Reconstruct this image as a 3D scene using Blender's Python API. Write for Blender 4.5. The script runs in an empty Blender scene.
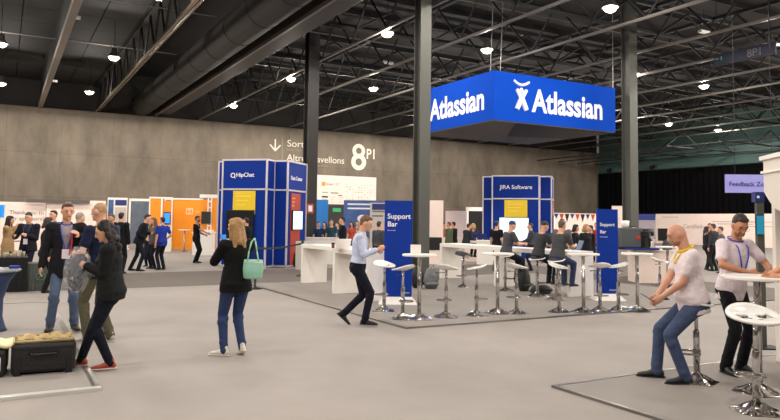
import bpy, math, random
import numpy as np
from mathutils import Vector, Matrix, Euler
random.seed(7); np.random.seed(7)
SC = bpy.context.scene
COL = SC.collection
# ------------------------------------------------------------------ camera
FPX, PPX, PPY, CZ = 685.0, 390.0, 176.0, 1.7
def _cv(px, py): return np.array([px-PPX, PPY-py, -FPX])
_Y = _cv(2, 215); _Y = _Y/np.linalg.norm(_Y)
_X = _cv(1600, 236); _X = _X/np.linalg.norm(_X); _X = _X-_X.dot(_Y)*_Y; _X = _X/np.linalg.norm(_X)
_Z = np.cross(_X, _Y)
RM = np.array([_X, _Y, _Z])
cam = bpy.data.cameras.new('camera'); camo = bpy.data.objects.new('camera', cam); COL.objects.link(camo)
m4 = Matrix([list(RM[i])+[0] for i in range(3)]+[[0,0,0,1]])
m4.translation = (0, 0, CZ)
camo.matrix_world = m4
cam.sensor_fit = 'HORIZONTAL'; cam.sensor_width = 36.0
cam.lens = FPX/780*36.0
cam.shift_y = (PPY-210)/780.0
cam.clip_end = 400
SC.camera = camo
def ray(px, py): return RM@_cv(px, py)/FPX
def G(px, py, z=0.0):
    d = ray(px, py); t = (z-CZ)/d[2]; return (d[0]*t, d[1]*t)
def D(px, depth):                      # ground point under a picture column at a depth
    d = ray(px, 219); return (d[0]*depth, d[1]*depth)
FW = np.array([math.sin(math.radians(29.6)), math.cos(math.radians(29.6))])
RT = np.array([FW[1], -FW[0]])
def heading(fa):
    a = math.radians(fa); h = FW*math.cos(a)+RT*math.sin(a); return math.atan2(-h[0], h[1])
# ------------------------------------------------------------------ exposure, world
SC.view_settings.view_transform = 'Standard'; SC.view_settings.look = 'None'
SC.view_settings.exposure = 0.0; SC.view_settings.gamma = 1.0; SC.view_settings.use_curve_mapping = False
w = bpy.data.worlds.new('hall_air'); SC.world = w; w.use_nodes = True
w.node_tree.nodes['Background'].inputs[0].default_value = (1.0, 0.93, 0.86, 1)
w.node_tree.nodes['Background'].inputs[1].default_value = 0.10
LAMP_W = 550.0
LAMP_COL = (1.0, 0.925, 0.84)
LX = [-9.3, -4.8, -0.35, 4.1, 8.5, 12.6, 17.4, 21.9, 26.3, 31.5, 36.6, 41.5, 47.1]
LY = [-6.0, 2.5, 9.3, 16.0, 22.7, 32.8, 42.8]
VISIBLE_SKIP = {(8.5,22.7),(8.5,32.8),(8.5,42.8),(21.9,22.7),(21.9,32.8),(21.9,42.8),(21.9,16.0),(-4.8,42.8),
   (17.4,42.8),(26.3,32.8),(26.3,42.8),(31.5,32.8),(31.5,42.8),(36.6,22.7),(36.6,32.8),(36.6,42.8),(41.5,42.8),(47.1,42.8)}
# ------------------------------------------------------------------ materials
def lin(c): return tuple(((x/255)/12.92 if x/255 <= .04045 else ((x/255+.055)/1.055)**2.4) for x in c)
MATS = {}
def mat(name, rgb, rough=.6, metal=0, var=0.0, vs=8.0, bump=0.0, bs=60.0, emit=0, alpha=1, trans=0, spec=.5, coat=0):
    if name in MATS: return MATS[name]
    m = bpy.data.materials.new(name); m.use_nodes = True; nt = m.node_tree; b = nt.nodes['Principled BSDF']
    c = lin(rgb)+(1,)
    b.inputs['Base Color'].default_value = c; b.inputs['Roughness'].default_value = rough; b.inputs['Metallic'].default_value = metal
    b.inputs['Specular IOR Level'].default_value = spec; b.inputs['Coat Weight'].default_value = coat
    if emit: b.inputs['Emission Color'].default_value = c; b.inputs['Emission Strength'].default_value = emit
    if alpha < 1: b.inputs['Alpha'].default_value = alpha
    if trans: b.inputs['Transmission Weight'].default_value = trans
    tc = nt.nodes.new('ShaderNodeTexCoord')
    if var:
        n = nt.nodes.new('ShaderNodeTexNoise'); n.inputs['Scale'].default_value = vs; n.inputs['Detail'].default_value = 5
        nt.links.new(tc.outputs['Object'], n.inputs['Vector'])
        r = nt.nodes.new('ShaderNodeMapRange'); r.inputs[1].default_value = .3; r.inputs[2].default_value = .7
        r.inputs[3].default_value = 1-var; r.inputs[4].default_value = 1+var
        nt.links.new(n.outputs['Fac'], r.inputs[0])
        mx = nt.nodes.new('ShaderNodeVectorMath'); mx.operation = 'SCALE'; mx.inputs[0].default_value = c[:3]
        nt.links.new(r.outputs[0], mx.inputs['Scale']); nt.links.new(mx.outputs[0], b.inputs['Base Color'])
    if bump:
        n2 = nt.nodes.new('ShaderNodeTexNoise'); n2.inputs['Scale'].default_value = bs; n2.inputs['Detail'].default_value = 3
        nt.links.new(tc.outputs['Object'], n2.inputs['Vector'])
        bp = nt.nodes.new('ShaderNodeBump'); bp.inputs['Strength'].default_value = bump; bp.inputs['Distance'].default_value = .02
        nt.links.new(n2.outputs['Fac'], bp.inputs['Height']); nt.links.new(bp.outputs[0], b.inputs['Normal'])
    MATS[name] = m; return m
def cloth(rgb, key='cloth'): return mat('%s_%d_%d_%d' % ((key,)+tuple(rgb)), rgb, .85, var=.10, vs=14, bump=.9, bs=16, spec=.2)
def skin(rgb): return mat('skin_%d_%d_%d' % tuple(rgb), rgb, .5, var=.05, vs=20)
M_white = mat('white_laminate', (238,233,226), .35)
M_wall_white = mat('white_panel', (240,220,210), .7, var=.03, vs=1.5)
M_frame = mat('pale_aluminium', (205,200,205), .35, .2)
M_blue = mat('royal_blue_panel', (8,46,135), .6, var=.04, vs=3, spec=.15)
M_bluesign = mat('bright_blue_fabric', (8,66,175), .8, spec=.08)
M_navy = mat('dark_blue_panel', (14,36,110), .5)
M_text = mat('white_print', (235,235,240), .6)
M_chrome = mat('chrome', (215,212,210), .12, 1)
M_black = mat('black_matte', (14,14,16), .7)
M_blackplastic = mat('black_plastic', (18,18,20), .35)
M_orange = mat('orange_panel', (242,148,10), .6, var=.04, vs=2)
M_yellow = mat('yellow_poster', (226,194,28), .6)
M_red = mat('brick_red_poster', (175,60,40), .6)
M_alu = mat('aluminium_edge', (200,198,192), .3, .9)
M_beam = mat('ceiling_beam_paint', (118,113,106), .4, .2)
M_truss = mat('dark_truss_steel', (17,16,16), .7)
M_duct = mat('dark_duct_cladding', (42,40,38), .7, var=.12, vs=3, bump=.3, bs=6)
M_column = mat('column_grey_paint', (74,75,69), .6, var=.05, vs=2)
M_curtain = mat('black_curtain', (5,5,6), .95, spec=.1)
M_screen = mat('lit_screen_white', (215,235,240), .4, emit=.9)
M_screenb = mat('lit_screen_blue', (40,130,220), .4, emit=.8)
M_grey = mat('mid_grey_print', (120,116,116), .7)

def floor_mat():
    m = bpy.data.materials.new('hall_carpet'); m.use_nodes = True; nt = m.node_tree; b = nt.nodes['Principled BSDF']
    N = nt.nodes.new; L = nt.links.new
    tc = N('ShaderNodeTexCoord'); n = N('ShaderNodeTexNoise'); n.inputs['Scale'].default_value = .55; n.inputs['Detail'].default_value = 6; n.inputs['Roughness'].default_value = .6
    L(tc.outputs['Object'], n.inputs['Vector'])
    cr = N('ShaderNodeValToRGB'); e = cr.color_ramp.elements
    e[0].position = .3; e[0].color = lin((143,136,130))+(1,); e[1].position = .7; e[1].color = lin((160,152,146))+(1,)
    L(n.outputs['Fac'], cr.inputs[0])
    L(cr.outputs[0], b.inputs['Base Color'])
    n2 = N('ShaderNodeTexNoise'); n2.inputs['Scale'].default_value = 90; bp = N('ShaderNodeBump'); bp.inputs['Strength'].default_value = .3; bp.inputs['Distance'].default_value = .01
    L(tc.outputs['Object'], n2.inputs['Vector']); L(n2.outputs['Fac'], bp.inputs['Height']); L(bp.outputs[0], b.inputs['Normal'])
    b.inputs['Roughness'].default_value = .75; b.inputs['Specular IOR Level'].default_value = .35
    return m
def wall_mat():
    m = bpy.data.materials.new('board_marked_concrete'); m.use_nodes = True; nt = m.node_tree; b = nt.nodes['Principled BSDF']
    N = nt.nodes.new; L = nt.links.new
    tc = N('ShaderNodeTexCoord'); sp = N('ShaderNodeSeparateXYZ'); cb = N('ShaderNodeCombineXYZ')
    L(tc.outputs['Object'], sp.inputs[0]); L(sp.outputs[0], cb.inputs[0]); L(sp.outputs[2], cb.inputs[1])
    n = N('ShaderNodeTexNoise'); n.inputs['Scale'].default_value = .35; n.inputs['Detail'].default_value = 8; n.inputs['Roughness'].default_value = .65
    mp = N('ShaderNodeMapping'); mp.inputs['Scale'].default_value = (1.6, .7, 1); L(cb.outputs[0], mp.inputs[0]); L(mp.outputs[0], n.inputs['Vector'])
    cr = N('ShaderNodeValToRGB'); e = cr.color_ramp.elements
    e[0].position = .28; e[0].color = lin((90,82,71))+(1,); e[1].position = .72; e[1].color = lin((134,122,107))+(1,)
    L(n.outputs['Fac'], cr.inputs[0])
    br = N('ShaderNodeTexBrick'); br.offset = 0; br.inputs['Scale'].default_value = 1; br.inputs['Brick Width'].default_value = 3.2; br.inputs['Row Height'].default_value = 2.9
    br.inputs['Mortar Size'].default_value = .025; br.inputs['Color1'].default_value = (1,1,1,1); br.inputs['Color2'].default_value = (.88,.88,.88,1); br.inputs['Mortar'].default_value = (.72,.72,.72,1)
    L(cb.outputs[0], br.inputs['Vector'])
    mx = N('ShaderNodeMix'); mx.data_type = 'RGBA'; mx.blend_type = 'MULTIPLY'; mx.inputs[0].default_value = .8
    L(cr.outputs[0], mx.inputs[6]); L(br.outputs['Color'], mx.inputs[7]); L(mx.outputs[2], b.inputs['Base Color'])
    b.inputs['Roughness'].default_value = .8
    return m
# ------------------------------------------------------------------ mesh helpers
class MB:
    def __init__(s): s.v = []; s.f = []
    def add(s, vs, fs):
        o = len(s.v); s.v += [tuple(map(float, v)) for v in vs]; s.f += [tuple(o+i for i in f) for f in fs]
    def box(s, x0, x1, y0, y1, z0, z1):
        s.add([(x0,y0,z0),(x1,y0,z0),(x1,y1,z0),(x0,y1,z0),(x0,y0,z1),(x1,y0,z1),(x1,y1,z1),(x0,y1,z1)],
              [(0,3,2,1),(4,5,6,7),(0,1,5,4),(1,2,6,5),(2,3,7,6),(3,0,4,7)])
    def prism(s, pts, z0, z1):
        n = len(pts)
        s.add([(p[0],p[1],z0) for p in pts]+[(p[0],p[1],z1) for p in pts],
              [tuple(range(n))[::-1], tuple(range(n,2*n))]+[(i,(i+1)%n,n+(i+1)%n,n+i) for i in range(n)])
    def loft(s, rings, n=12, tips=True):
        vs = []; fs = []
        for c, U, V in rings:
            c = np.array(c); U = np.array(U); V = np.array(V)
            for k in range(n):
                a = 2*math.pi*k/n; vs.append(c+U*math.cos(a)+V*math.sin(a))
        m = len(rings)
        for i in range(m-1):
            for k in range(n): fs.append((i*n+k, i*n+(k+1)%n, (i+1)*n+(k+1)%n, (i+1)*n+k))
        vs.append(np.array(rings[0][0])); vs.append(np.array(rings[-1][0])); a, b = m*n, m*n+1
        for k in range(n): fs.append((a, (k+1)%n, k)); fs.append((b, (m-1)*n+k, (m-1)*n+(k+1)%n))
        s.add(vs, fs)
    def cap(s, A, B, ra, rb, n=12, flat=None, ref=None):
        """capsule from A to B, radii ra, rb; flat=(su, sv) squashes the section"""
        A = np.array(A, float); B = np.array(B, float); d = B-A; L = np.linalg.norm(d) or 1e-6; d = d/L
        r = np.array(ref if ref is not None else (0,0,1), float)
        if abs(d.dot(r)) > .95: r = np.array((0,1,0) if ref is None else (1,0,0), float)
        U = np.cross(d, r); U /= np.linalg.norm(U); V = np.cross(d, U)
        fu, fv = flat or (1,1); rings = []
        for t in (80, 60, 35, 12): a = math.radians(t); rings.append((A-d*ra*math.sin(a), U*ra*math.cos(a)*fu, V*ra*math.cos(a)*fv))
        for t in (-8, 20, 45, 68, 82): a = math.radians(max(t,0)); rings.append((B+d*rb*math.sin(a), U*rb*math.cos(a)*fu, V*rb*math.cos(a)*fv))
        s.loft(rings, n)
    def cyl(s, A, B, ra, rb=None, n=16):
        rb = ra if rb is None else rb
        A = np.array(A, float); B = np.array(B, float); d = B-A; d = d/(np.linalg.norm(d) or 1)
        r = np.array((0,0,1.)) if abs(d[2]) < .95 else np.array((0,1.,0))
        U = np.cross(d, r); U /= np.linalg.norm(U); V = np.cross(d, U)
        s.loft([(A,U*ra,V*ra),(B,U*rb,V*rb)], n)
    def ell(s, c, r, M=None, n=14, k=9):
        M = np.eye(3) if M is None else M; c = np.array(c, float); rings = []
        for i in range(1, k):
            a = math.pi*i/k-math.pi/2
            rings.append((c+M@np.array((0,0,r[2]*math.sin(a))), M@np.array((r[0]*math.cos(a),0,0)), M@np.array((0,r[1]*math.cos(a),0))))
        s.loft(rings, n)
    def lathe(s, prof, n=24, c=(0,0)):
        s.loft([((c[0],c[1],z),(r,0,0),(0,r,0)) for r, z in prof], n)
    def tube(s, pts, r, n=8, closed=False):
        for i in range(len(pts)-(0 if closed else 1)): s.cyl(pts[i], pts[(i+1)%len(pts)], r, r, n)
def build(name, mb, m, parent=None, smooth=False, bevel=0, loc=None, rotz=0):
    me = bpy.data.meshes.new(name); me.from_pydata(mb.v, [], mb.f); me.validate(); me.update()
    o = bpy.data.objects.new(name, me); COL.objects.link(o)
    if m: me.materials.append(m)
    if smooth: me.polygons.foreach_set('use_smooth', [True]*len(me.polygons))
    if bevel:
        b = o.modifiers.new('bevel', 'BEVEL'); b.width = bevel; b.segments = 2; b.limit_method = 'ANGLE'
    if parent: o.parent = parent
    if loc is not None: o.location = loc
    o.rotation_euler.z = rotz
    return o
def thing(name, label, cat, loc=(0,0,0), rotz=0, group=None):
    o = bpy.data.objects.new(name, None); COL.objects.link(o); o.empty_display_size = .1
    o.location = loc if len(loc) == 3 else (loc[0], loc[1], 0); o.rotation_euler.z = rotz
    return tag(o, label, cat, group)
def tag(o, label, cat, group=None):
    o['label'] = label; o['category'] = cat
    if group: o['group'] = group
    return o
def struct(name, mb, m, label=None, cat=None, **k):
    o = build(name, mb, m, **k); o['kind'] = 'structure'
    if label: o['label'] = label
    if cat: o['category'] = cat
    return o
def dup(o, parent=None):
    c = o.copy(); COL.objects.link(c)
    if parent: c.parent = parent
    for ch in list(o.children): dup(ch, c)
    return c
def box(name, x0, x1, y0, y1, z0, z1, m, parent=None, bevel=0, **k):
    b = MB(); b.box(x0,x1,y0,y1,z0,z1); return build(name, b, m, parent, bevel=bevel, **k)
def text(name, s, loc, rot, size, m, parent=None, bold=.012, align='LEFT', squeeze=1.0, extrude=.004):
    cu = bpy.data.curves.new(name, 'FONT'); cu.body = s; cu.size = size; cu.offset = bold*size; cu.extrude = extrude; cu.align_x = align
    t = bpy.data.objects.new(name, cu); COL.objects.link(t)
    bpy.context.view_layer.update()
    me = bpy.data.meshes.new_from_object(t.evaluated_get(bpy.context.evaluated_depsgraph_get()))
    bpy.data.objects.remove(t); me.materials.clear(); me.materials.append(m)
    o = bpy.data.objects.new(name, me); COL.objects.link(o)
    if parent: o.parent = parent
    o.location = loc; o.rotation_euler = rot; o.scale = (squeeze, 1, 1)
    return o
PI = math.pi
FRONT = (PI/2, 0, 0)            # faces -Y
WEST = (PI/2, 0, -PI/2)         # faces -X
# ================================================================== SETTING
WY, WX, WH = 50.0, 52.6, 8.76
b = MB(); b.box(-30, WX+1, -22, WY+1, -.2, 0); struct('floor', b, floor_mat())
cm = mat('aisle_carpet_dark', (102,93,87), .85, var=.05, vs=1.2)
b = MB(); b.box(-14, 15.3, 17.4, 22.0, .0, .006); b.box(15.3, 18.2, 3, 22.0, .0, .006); o = struct('floor_aisle', b, cm, 'dark grey aisle carpet strip between the booths')
cg = mat('platform_carpet_grey', (141,134,128), .85, var=.05, vs=.9)
cg2 = mat('platform_carpet_left', (150,143,137), .85, var=.05, vs=.9)
def platform(x0, x1, y0, y1, m, label, em=None, t=.045):
    b = MB(); b.box(x0, x1, y0, y1, 0, .022); o = struct('floor_platform', b, m, label)
    e = MB()
    e.box(x0-t, x1+t, y0-t, y0, 0, .026); e.box(x0-t, x0, y0, y1, 0, .026); e.box(x1, x1+t, y0, y1, 0, .026); e.box(x0-t, x1+t, y1, y1+t, 0, .026)
    q = build('platform_edge', e, M_alu2, o)
    if em: e = MB(); e.box(x0-t, x1+t, y0-t-.01, y0+.02, 0, .031); build('front_edge', e, em, o)
M_alu2 = mat('worn_edge_strip', (140,136,130), .35, .7, var=.35, vs=1.3)
platform(5.62, 15.2, 9.36, 17.3, cg, 'raised carpet platform under the white counters')
platform(5.05, 14.0, -3.0, 5.38, cg, 'raised carpet platform under the nearest stools')
platform(-8, .85, 7.38, 15.0, cg2, 'raised carpet platform under the open suitcases', mat('bright_edge_strip', (214,212,206), .35, .3, var=.12, vs=1.5), .07)
PZ = .022
b = MB(); b.box(-30, WX, WY, WY+.4, 0, WH); struct('wall_rear', b, wall_mat())
b = MB(); b.box(-30, WX, WY+.3, WY+.5, WH, 14); struct('wall_rear_upper', b, mat('upper_wall_dark', (38,36,34), .8, var=.1, vs=.5))
b = MB(); b.box(WX, WX+.4, -22, WY, 0, 13); struct('wall_right', b, mat('teal_grey_wall', (70,96,92), .8, var=.1, vs=.6))
b = MB(); b.box(-30, -29.6, -22, WY, 0, 13); struct('wall_left', b, mat('left_wall_paint', (140,132,122), .8))
# roof deck, stepping up from a flat dark lining on the left
dk = mat('roof_deck_dark', (20,19,18), .8, var=.15, vs=.4)
b = MB(); b.box(-30, WX+.4, -22, WY+.5, 11.6, 11.9); struct('ceiling', b, dk)
b = MB()
for i in range(12):
    x = -12+i*1.55
    if x > 6: break
    for j in range(24): b.box(x+.02, x+1.53, -10+j*2.5+.02, -10+j*2.5+2.48, 10.55, 10.6)
struct('ceiling_lining', b, mat('dark_lining_board', (23,22,21), .75, var=.12, vs=.5))
# curtain on the right wall, draped
b = MB(); n = 300; vs = []; fs = []
for i in range(n+1):
    y = -5+(WY-.3+5)*i/n; x = WX-.35+.09*math.sin(i*1.9)+.03*math.sin(i*.7)
    vs += [(x, y, .0), (x, y, 6.58)]
for i in range(n): fs.append((2*i, 2*i+2, 2*i+3, 2*i+1))
b.add(vs, fs); struct('wall_curtain', b, M_curtain, 'tall black curtain hung along the right wall')
b = MB(); b.cyl((WX-.35,-5,6.62),(WX-.35,WY-.3,6.62),.05); struct('trim_1', b, M_truss, 'dark rail along the curtain top')
# columns
def column(x, y, lab, r=.3):
    b = MB(); s = r; b.box(x-s, x+s, y-s, y-s+.03, 0, 11.6); b.box(x-s, x+s, y+s-.03, y+s, 0, 11.6)
    b.box(x-s+.13, x+s-.13, y-s+.03, y+s-.03, 0, 11.6)
    return struct('pillar', b, M_column, lab, 'column')
CX = {}
c1 = column(*D(309, 30.3), 'dark steel column with a small red extinguisher sign', .25); c1.data.materials[0] = mat('shaded_column_grey', (34,31,28), .6, var=.05, vs=2)  # column grey darkened here: the weaker light on it is put into the colour
CXY = D(421, 22.0); c2 = column(*CXY, 'steel column behind the left blue counter sign', .2)
C3 = D(630.5, 27.5); c3 = column(*C3, 'steel column behind the right blue counter sign', .22)
# ---- ceiling structure
def chord(name, x, z, wd, h, m, label):
    b = MB(); b.box(x-wd/2, x+wd/2, -8, WY-.05, z, z+h); o = struct(name, b, m, label, 'beam'); return o
def truss(x, z0, z1, step, m, label, bright=None, y0=-8):
    b = MB(); b.box(x-.1, x+.1, y0, WY, z1, z1+.14)
    k = 0; y = y0
    while y < WY-step:
        b.cyl((x, y, z0+.05), (x, y+step/2, z1), .045, n=6); b.cyl((x, y+step/2, z1), (x, y+step, z0+.05), .045, n=6)
        y += step
    o = struct('roof_truss', b, m, label, 'truss')
    c = MB(); c.box(x-.05, x+.05, y0, WY, z0, z0+.09); build('bottom_chord', c, bright or M_beam, o)
    return o
b = MB(); b.box(1.74, 2.0, -8, WY-.05, 8.72, 9.0); struct('ceiling_beam', b, mat('pale_beam', (128,120,112), .5), 'pale square ceiling beam, furthest left', 'beam')
b = MB(); b.box(1.82, 1.92, -8, WY, 9.0, 10.6); struct('beam_web', b, M_truss, 'dark web plate above the pale left beam', 'beam')
truss(5.22, 8.75, 10.4, 2.2, M_truss, 'roof truss with shiny bottom chord, left of the big ducts', mat('shiny_chord', (150,138,122), .22, .8))
b = MB(); b.cyl((5.42, -8, 8.86), (5.42, WY, 8.86), .07); build('conduit', b, mat('shiny_chord', (0,0,0)), None, True); bpy.data.objects['conduit'].name = 'pipe_run'; tag(bpy.data.objects['pipe_run'], 'shiny pipe running beside the left truss chord', 'pipe')
# ducts
b = MB(); b.loft([((8.15, -8, 9.45),(.72,0,0),(0,0,.72)), ((8.15, WY-.1, 9.45),(.72,0,0),(0,0,.72))], 28)
o = tag(build('air_duct', b, M_duct, None, False), 'big round dark air duct under the ceiling, upper left', 'duct')
for p in o.data.polygons: p.use_smooth = len(p.vertices) == 4
for i in range(19):
    r = MB(); y = -6+i*3.0; r.loft([((8.15, y, 9.45),(.735,0,0),(0,0,.735)), ((8.15, y+.06, 9.45),(.735,0,0),(0,0,.735))], 28)
    build('duct_collar', r, M_duct, o)
b = MB(); b.box(9.3, 10.1, -8, WY-.1, 8.95, 9.75); o = tag(build('air_duct', b, mat('rect_duct_cladding', (58,54,50), .6, var=.1, vs=2), bevel=.04), 'square brown-grey air duct beside the round duct', 'duct')
b = MB(); b.box(9.05, 9.16, -8, WY-.1, 8.8, 8.95); struct('ceiling_rail', b, M_beam, 'pale cable tray between the round and square ducts', 'beam')
k = 0
for x in [12.2, 15.5, 19.2, 22.9, 26.5, 30.1, 33.7, 37.3, 40.9, 44.5, 48.1]:
    truss(x, 8.8, 10.5, 3.0, M_truss, ('roof truss right of the air ducts, bay %s' % ['one','two','three','four','five','six','seven','eight','nine','ten','eleven'][k])); k += 1
# cross trusses and purlins along X
for i, y in enumerate([6.6, 12.6, 18.6, 24.6, 30.6, 36.6, 42.6]):
    b = MB(); b.box(11, WX, y-.08, y+.08, 10.5, 10.66); b.box(11, WX, y-.06, y+.06, 9.35, 9.47)
    x = 12.2
    while x < WX-3:
        b.cyl((x,y,9.4),(x+1.8,y,10.5),.05,n=6); b.cyl((x+1.8,y,10.5),(x+3.6,y,9.4),.05,n=6); x += 3.6
    struct('cross_truss', b, M_truss, 'dark cross truss spanning the bays', 'truss')
b = MB()
for i in range(22): b.box(11, WX, -4+i*2.5, -4+i*2.5+.1, 11.35, 11.6)
struct('ceiling_purlin', b, M_truss)
b = MB()
for y in (12.0, 20.5, 27.5, 35.0): b.cyl((-12,y,9.9),(7.3,y,9.9),.028,n=8); b.cyl((10.3,y,9.9),(WX,y,9.9),.028,n=8)
struct('ceiling_pipe', b, mat('grey_pipe', (110,105,100), .4, .4), 'thin sprinkler pipes crossing the hall', 'pipe')
# fine lattice near the teal wall
b = MB()
for i in range(9):
    x = 49.2; y = 8+i*4.5
    b.box(44, WX, y, y+.1, 7.6, 7.7); b.cyl((44,y,7.65),(46,y,8.8),.04,n=6); b.cyl((46,y,8.8),(48,y,7.65),.04,n=6); b.cyl((48,y,7.65),(50,y,8.8),.04,n=6); b.cyl((50,y,8.8),(52,y,7.65),.04,n=6)
for x in (44.4, 47, 49.6, 52): b.box(x, x+.08, 5, WY, 7.55, 7.63)
struct('wall_right_bracing', b, M_truss)
# vents and small fittings in the left ceiling
for px, py, lab in ((25,55,'dark ceiling vent left of the pale beam'), (67,62,'dark ceiling vent right of the pale beam')):
    gx, gy = G(px, py, 10.5); t = thing('ceiling_vent', lab, 'vent', (gx, gy, 10.4))
    b = MB(); b.box(-.85, .85, -.5, .5, 0, .14); build('vent_body', b, M_black, t)
    b = MB()
    for i in range(6): b.box(-.8, .8, -.45+i*.16, -.4+i*.16, -.02, .0)
    b.box(-.85,.85,-.55,-.5,-.03,.14); build('vent_slat', b, M_duct, t)
for px, py, lab in ((73,16,'small white box fitting on the ceiling beside the pale beam'),(52,80,'small white box fitting near the far end of the pale beam'),(388,62,'small white sensor on a truss by the central column'),(704,31,'small white sensor on a truss at upper right')):
    gx, gy = G(px, py, 9.6); t = thing('ceiling_sensor', lab, 'sensor', (gx, gy, 9.5), group='small white ceiling fittings')
    b = MB(); b.box(-.28,.28,-.09,.09,0,.12); build('housing', b, M_white, t, bevel=.02)
    b = MB(); b.cyl((0,0,.12),(0,0,1.0 if px > 100 else .95),.015); build('bracket', b, M_black, t)
# ---- lamps
def lamp(x, y, z, lab, visible=True):
    l = bpy.data.lights.new('hall_lamp_light', 'POINT'); l.shadow_soft_size = .1; l.energy = LAMP_W*(1.5 if y > 30 or x > 36 else 1); l.color = LAMP_COL
    l2 = bpy.data.lights.new('hall_lamp_light', 'SPOT'); l2.spot_size = math.radians(178); l2.spot_blend = .04; l2.shadow_soft_size = .1; l2.color = LAMP_COL
    l2.energy = l.energy*.7; l.energy *= .34
    if not visible:
        for q in (l, l2): o = bpy.data.objects.new('hall_lamp_light', q); COL.objects.link(o); o.location = (x, y, z)
        return
    t = thing('high_bay_lamp', lab, 'lamp', (x, y, z), group='round high bay lamps')
    b = MB(); b.lathe([(.05,.42),(.11,.4),(.13,.22),(.19,.12),(.29,-.02),(.28,-.03),(.17,.1),(.1,.12)], 24); build('reflector', b, M_alu, t, True)
    b = MB(); b.lathe([(.03,-.17),(.13,-.15),(.2,-.09),(.235,.0),(.23,.04),(.05,.06)], 24); build('diffuser', b, M_lamp, t, True)
    b = MB(); b.cyl((0,0,.4),(0,0,(10.56 if x < 7 else 11.63)-z),.012,n=6); build('hanging_rod', b, M_black, t)
    o = bpy.data.objects.new('lamp_glow', l); COL.objects.link(o); o.parent = t; o.location = (0,0,-.3)
    o = bpy.data.objects.new('lamp_downlight', l2); COL.objects.link(o); o.parent = t; o.location = (0,0,-.3)
M_lamp = mat('lamp_glass', (255,230,200), .4, emit=9)
LL = {(4.1,22.7):'brightest lamp over the pale left beam, top edge of view', (-.35,32.8):'lamp at the upper left edge of the view', (-.35,42.8):'lamp at the left edge, lower of the two there',
 (4.1,32.8):'lamp between the left beam and shiny truss, upper one',(4.1,42.8):'lamp between the left beam and shiny truss, lower one near the wall',
 (12.6,22.7):'lamp just left of the central column, highest there',(12.6,32.8):'lamp left of the dark left column',(12.6,42.8):'lamp nearest the concrete wall above the blue kiosk',
 (17.4,22.7):'lamp between the central column and blue hanging sign',(17.4,32.8):'lamp just left of the central column, lower one',(17.4,16.0):'lamp above the right half of the blue hanging sign',
 (26.3,22.7):'lamp right beside the right-hand column',(31.5,22.7):'lamp below the hanging hall number sign',(26.3,16.0):'lamp beside the hall number sign at the right edge',
 (41.5,32.8):'small far lamp right of the right-hand column',(47.1,32.8):'small far lamp nearest the black curtain'}
for x in LX:
    for y in LY:
        if (x, y) in LL: lamp(x, y, 8.9, LL[(x, y)])
        elif (x, y) in VISIBLE_SKIP: continue
        else: lamp(x, y, 8.9, '', False)
for x, y in ((17.4,42.8),(26.3,42.8),(31.5,42.8),(21.9,32.8),(26.3,32.8),(31.5,32.8),(36.6,32.8)): lamp(x, y, 8.9, '', False)
# ---- wall writing
wt = mat('wall_stencil_paint', (228,222,208), .8); wt2 = mat('wall_stencil_faint', (150,143,132), .8)
def ring8(cx, z, r, t, y0=49.98):
    b = MB(); n = 40
    for i in range(n):
        a0 = 2*PI*i/n; a1 = 2*PI*(i+1)/n; P = lambda r_, a: (cx+r_*math.cos(a), z+r_*math.sin(a)*1.0)
        q = [P(r-t,a0),P(r,a0),P(r,a1),P(r-t,a1)]
        b.add([(p[0], y0, p[1]) for p in q]+[(p[0], 49.999, p[1]) for p in q], [(0,1,2,3),(4,7,6,5),(0,4,5,1),(2,6,7,3)])
    return b
t = thing('wall_number', 'large pale hall number stencilled on the concrete wall', 'wall lettering', (0,0,0))
b = ring8(25.25, 7.33, .58, .32); build('upper_ring', b, wt, t)
b = ring8(25.25, 6.42, .68, .38, 49.965); build('lower_ring', b, wt, t)
text('suffix', 'P1', (25.93, 49.98, 6.75), FRONT, 1.15, wt, t, bold=.02, squeeze=.82)
t = thing('wall_lettering', 'faint exit wording with a down arrow on the concrete wall', 'wall lettering', (0,0,0))
text('exit_word', 'Sortida', (19.0,49.98,7.3), FRONT, .75, wt, t, bold=0, squeeze=1.1)
text('small_line', 'Salida / Exit', (19.0,49.98,6.98), FRONT, .26, wt2, t, bold=0)
text('halls_word', 'Altres Pavellons', (19.0,49.98,6.2), FRONT, .75, wt, t, bold=0, squeeze=1.02)
text('small_line', 'Otros Pabellones / Other Halls', (19.0,49.98,5.85), FRONT, .28, wt2, t, bold=0)
b = MB(); b.box(18.6,18.65,49.97,49.999,5.7,7.9); build('divider', b, wt2, t)
b = MB(); b.box(18.0,18.1,49.97,49.999,6.95,7.8)
for s in (-1,1): b.cyl((18.05,49.98,6.9),(18.05+s*.42,49.98,7.35),.06,n=6)
build('arrow', b, wt, t)
# ---- doorways in rear wall below sponsor wall
for nme, x0, x1 in (('door_1', 21.9, 24.6), ('door_2', 27.0, 29.6)):
    b = MB(); b.box(x0, x1, 49.8, 49.99, 0, 2.9); o = struct(nme, b, mat('dark_doorway', (40,36,30), .6)); b = MB(); b.box((x0+x1)/2-.35,(x0+x1)/2+.35,49.75,49.8,2.3,2.6); build('exit_sign', b, mat('green_exit', (40,150,90), .5, emit=.25), o)
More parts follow.
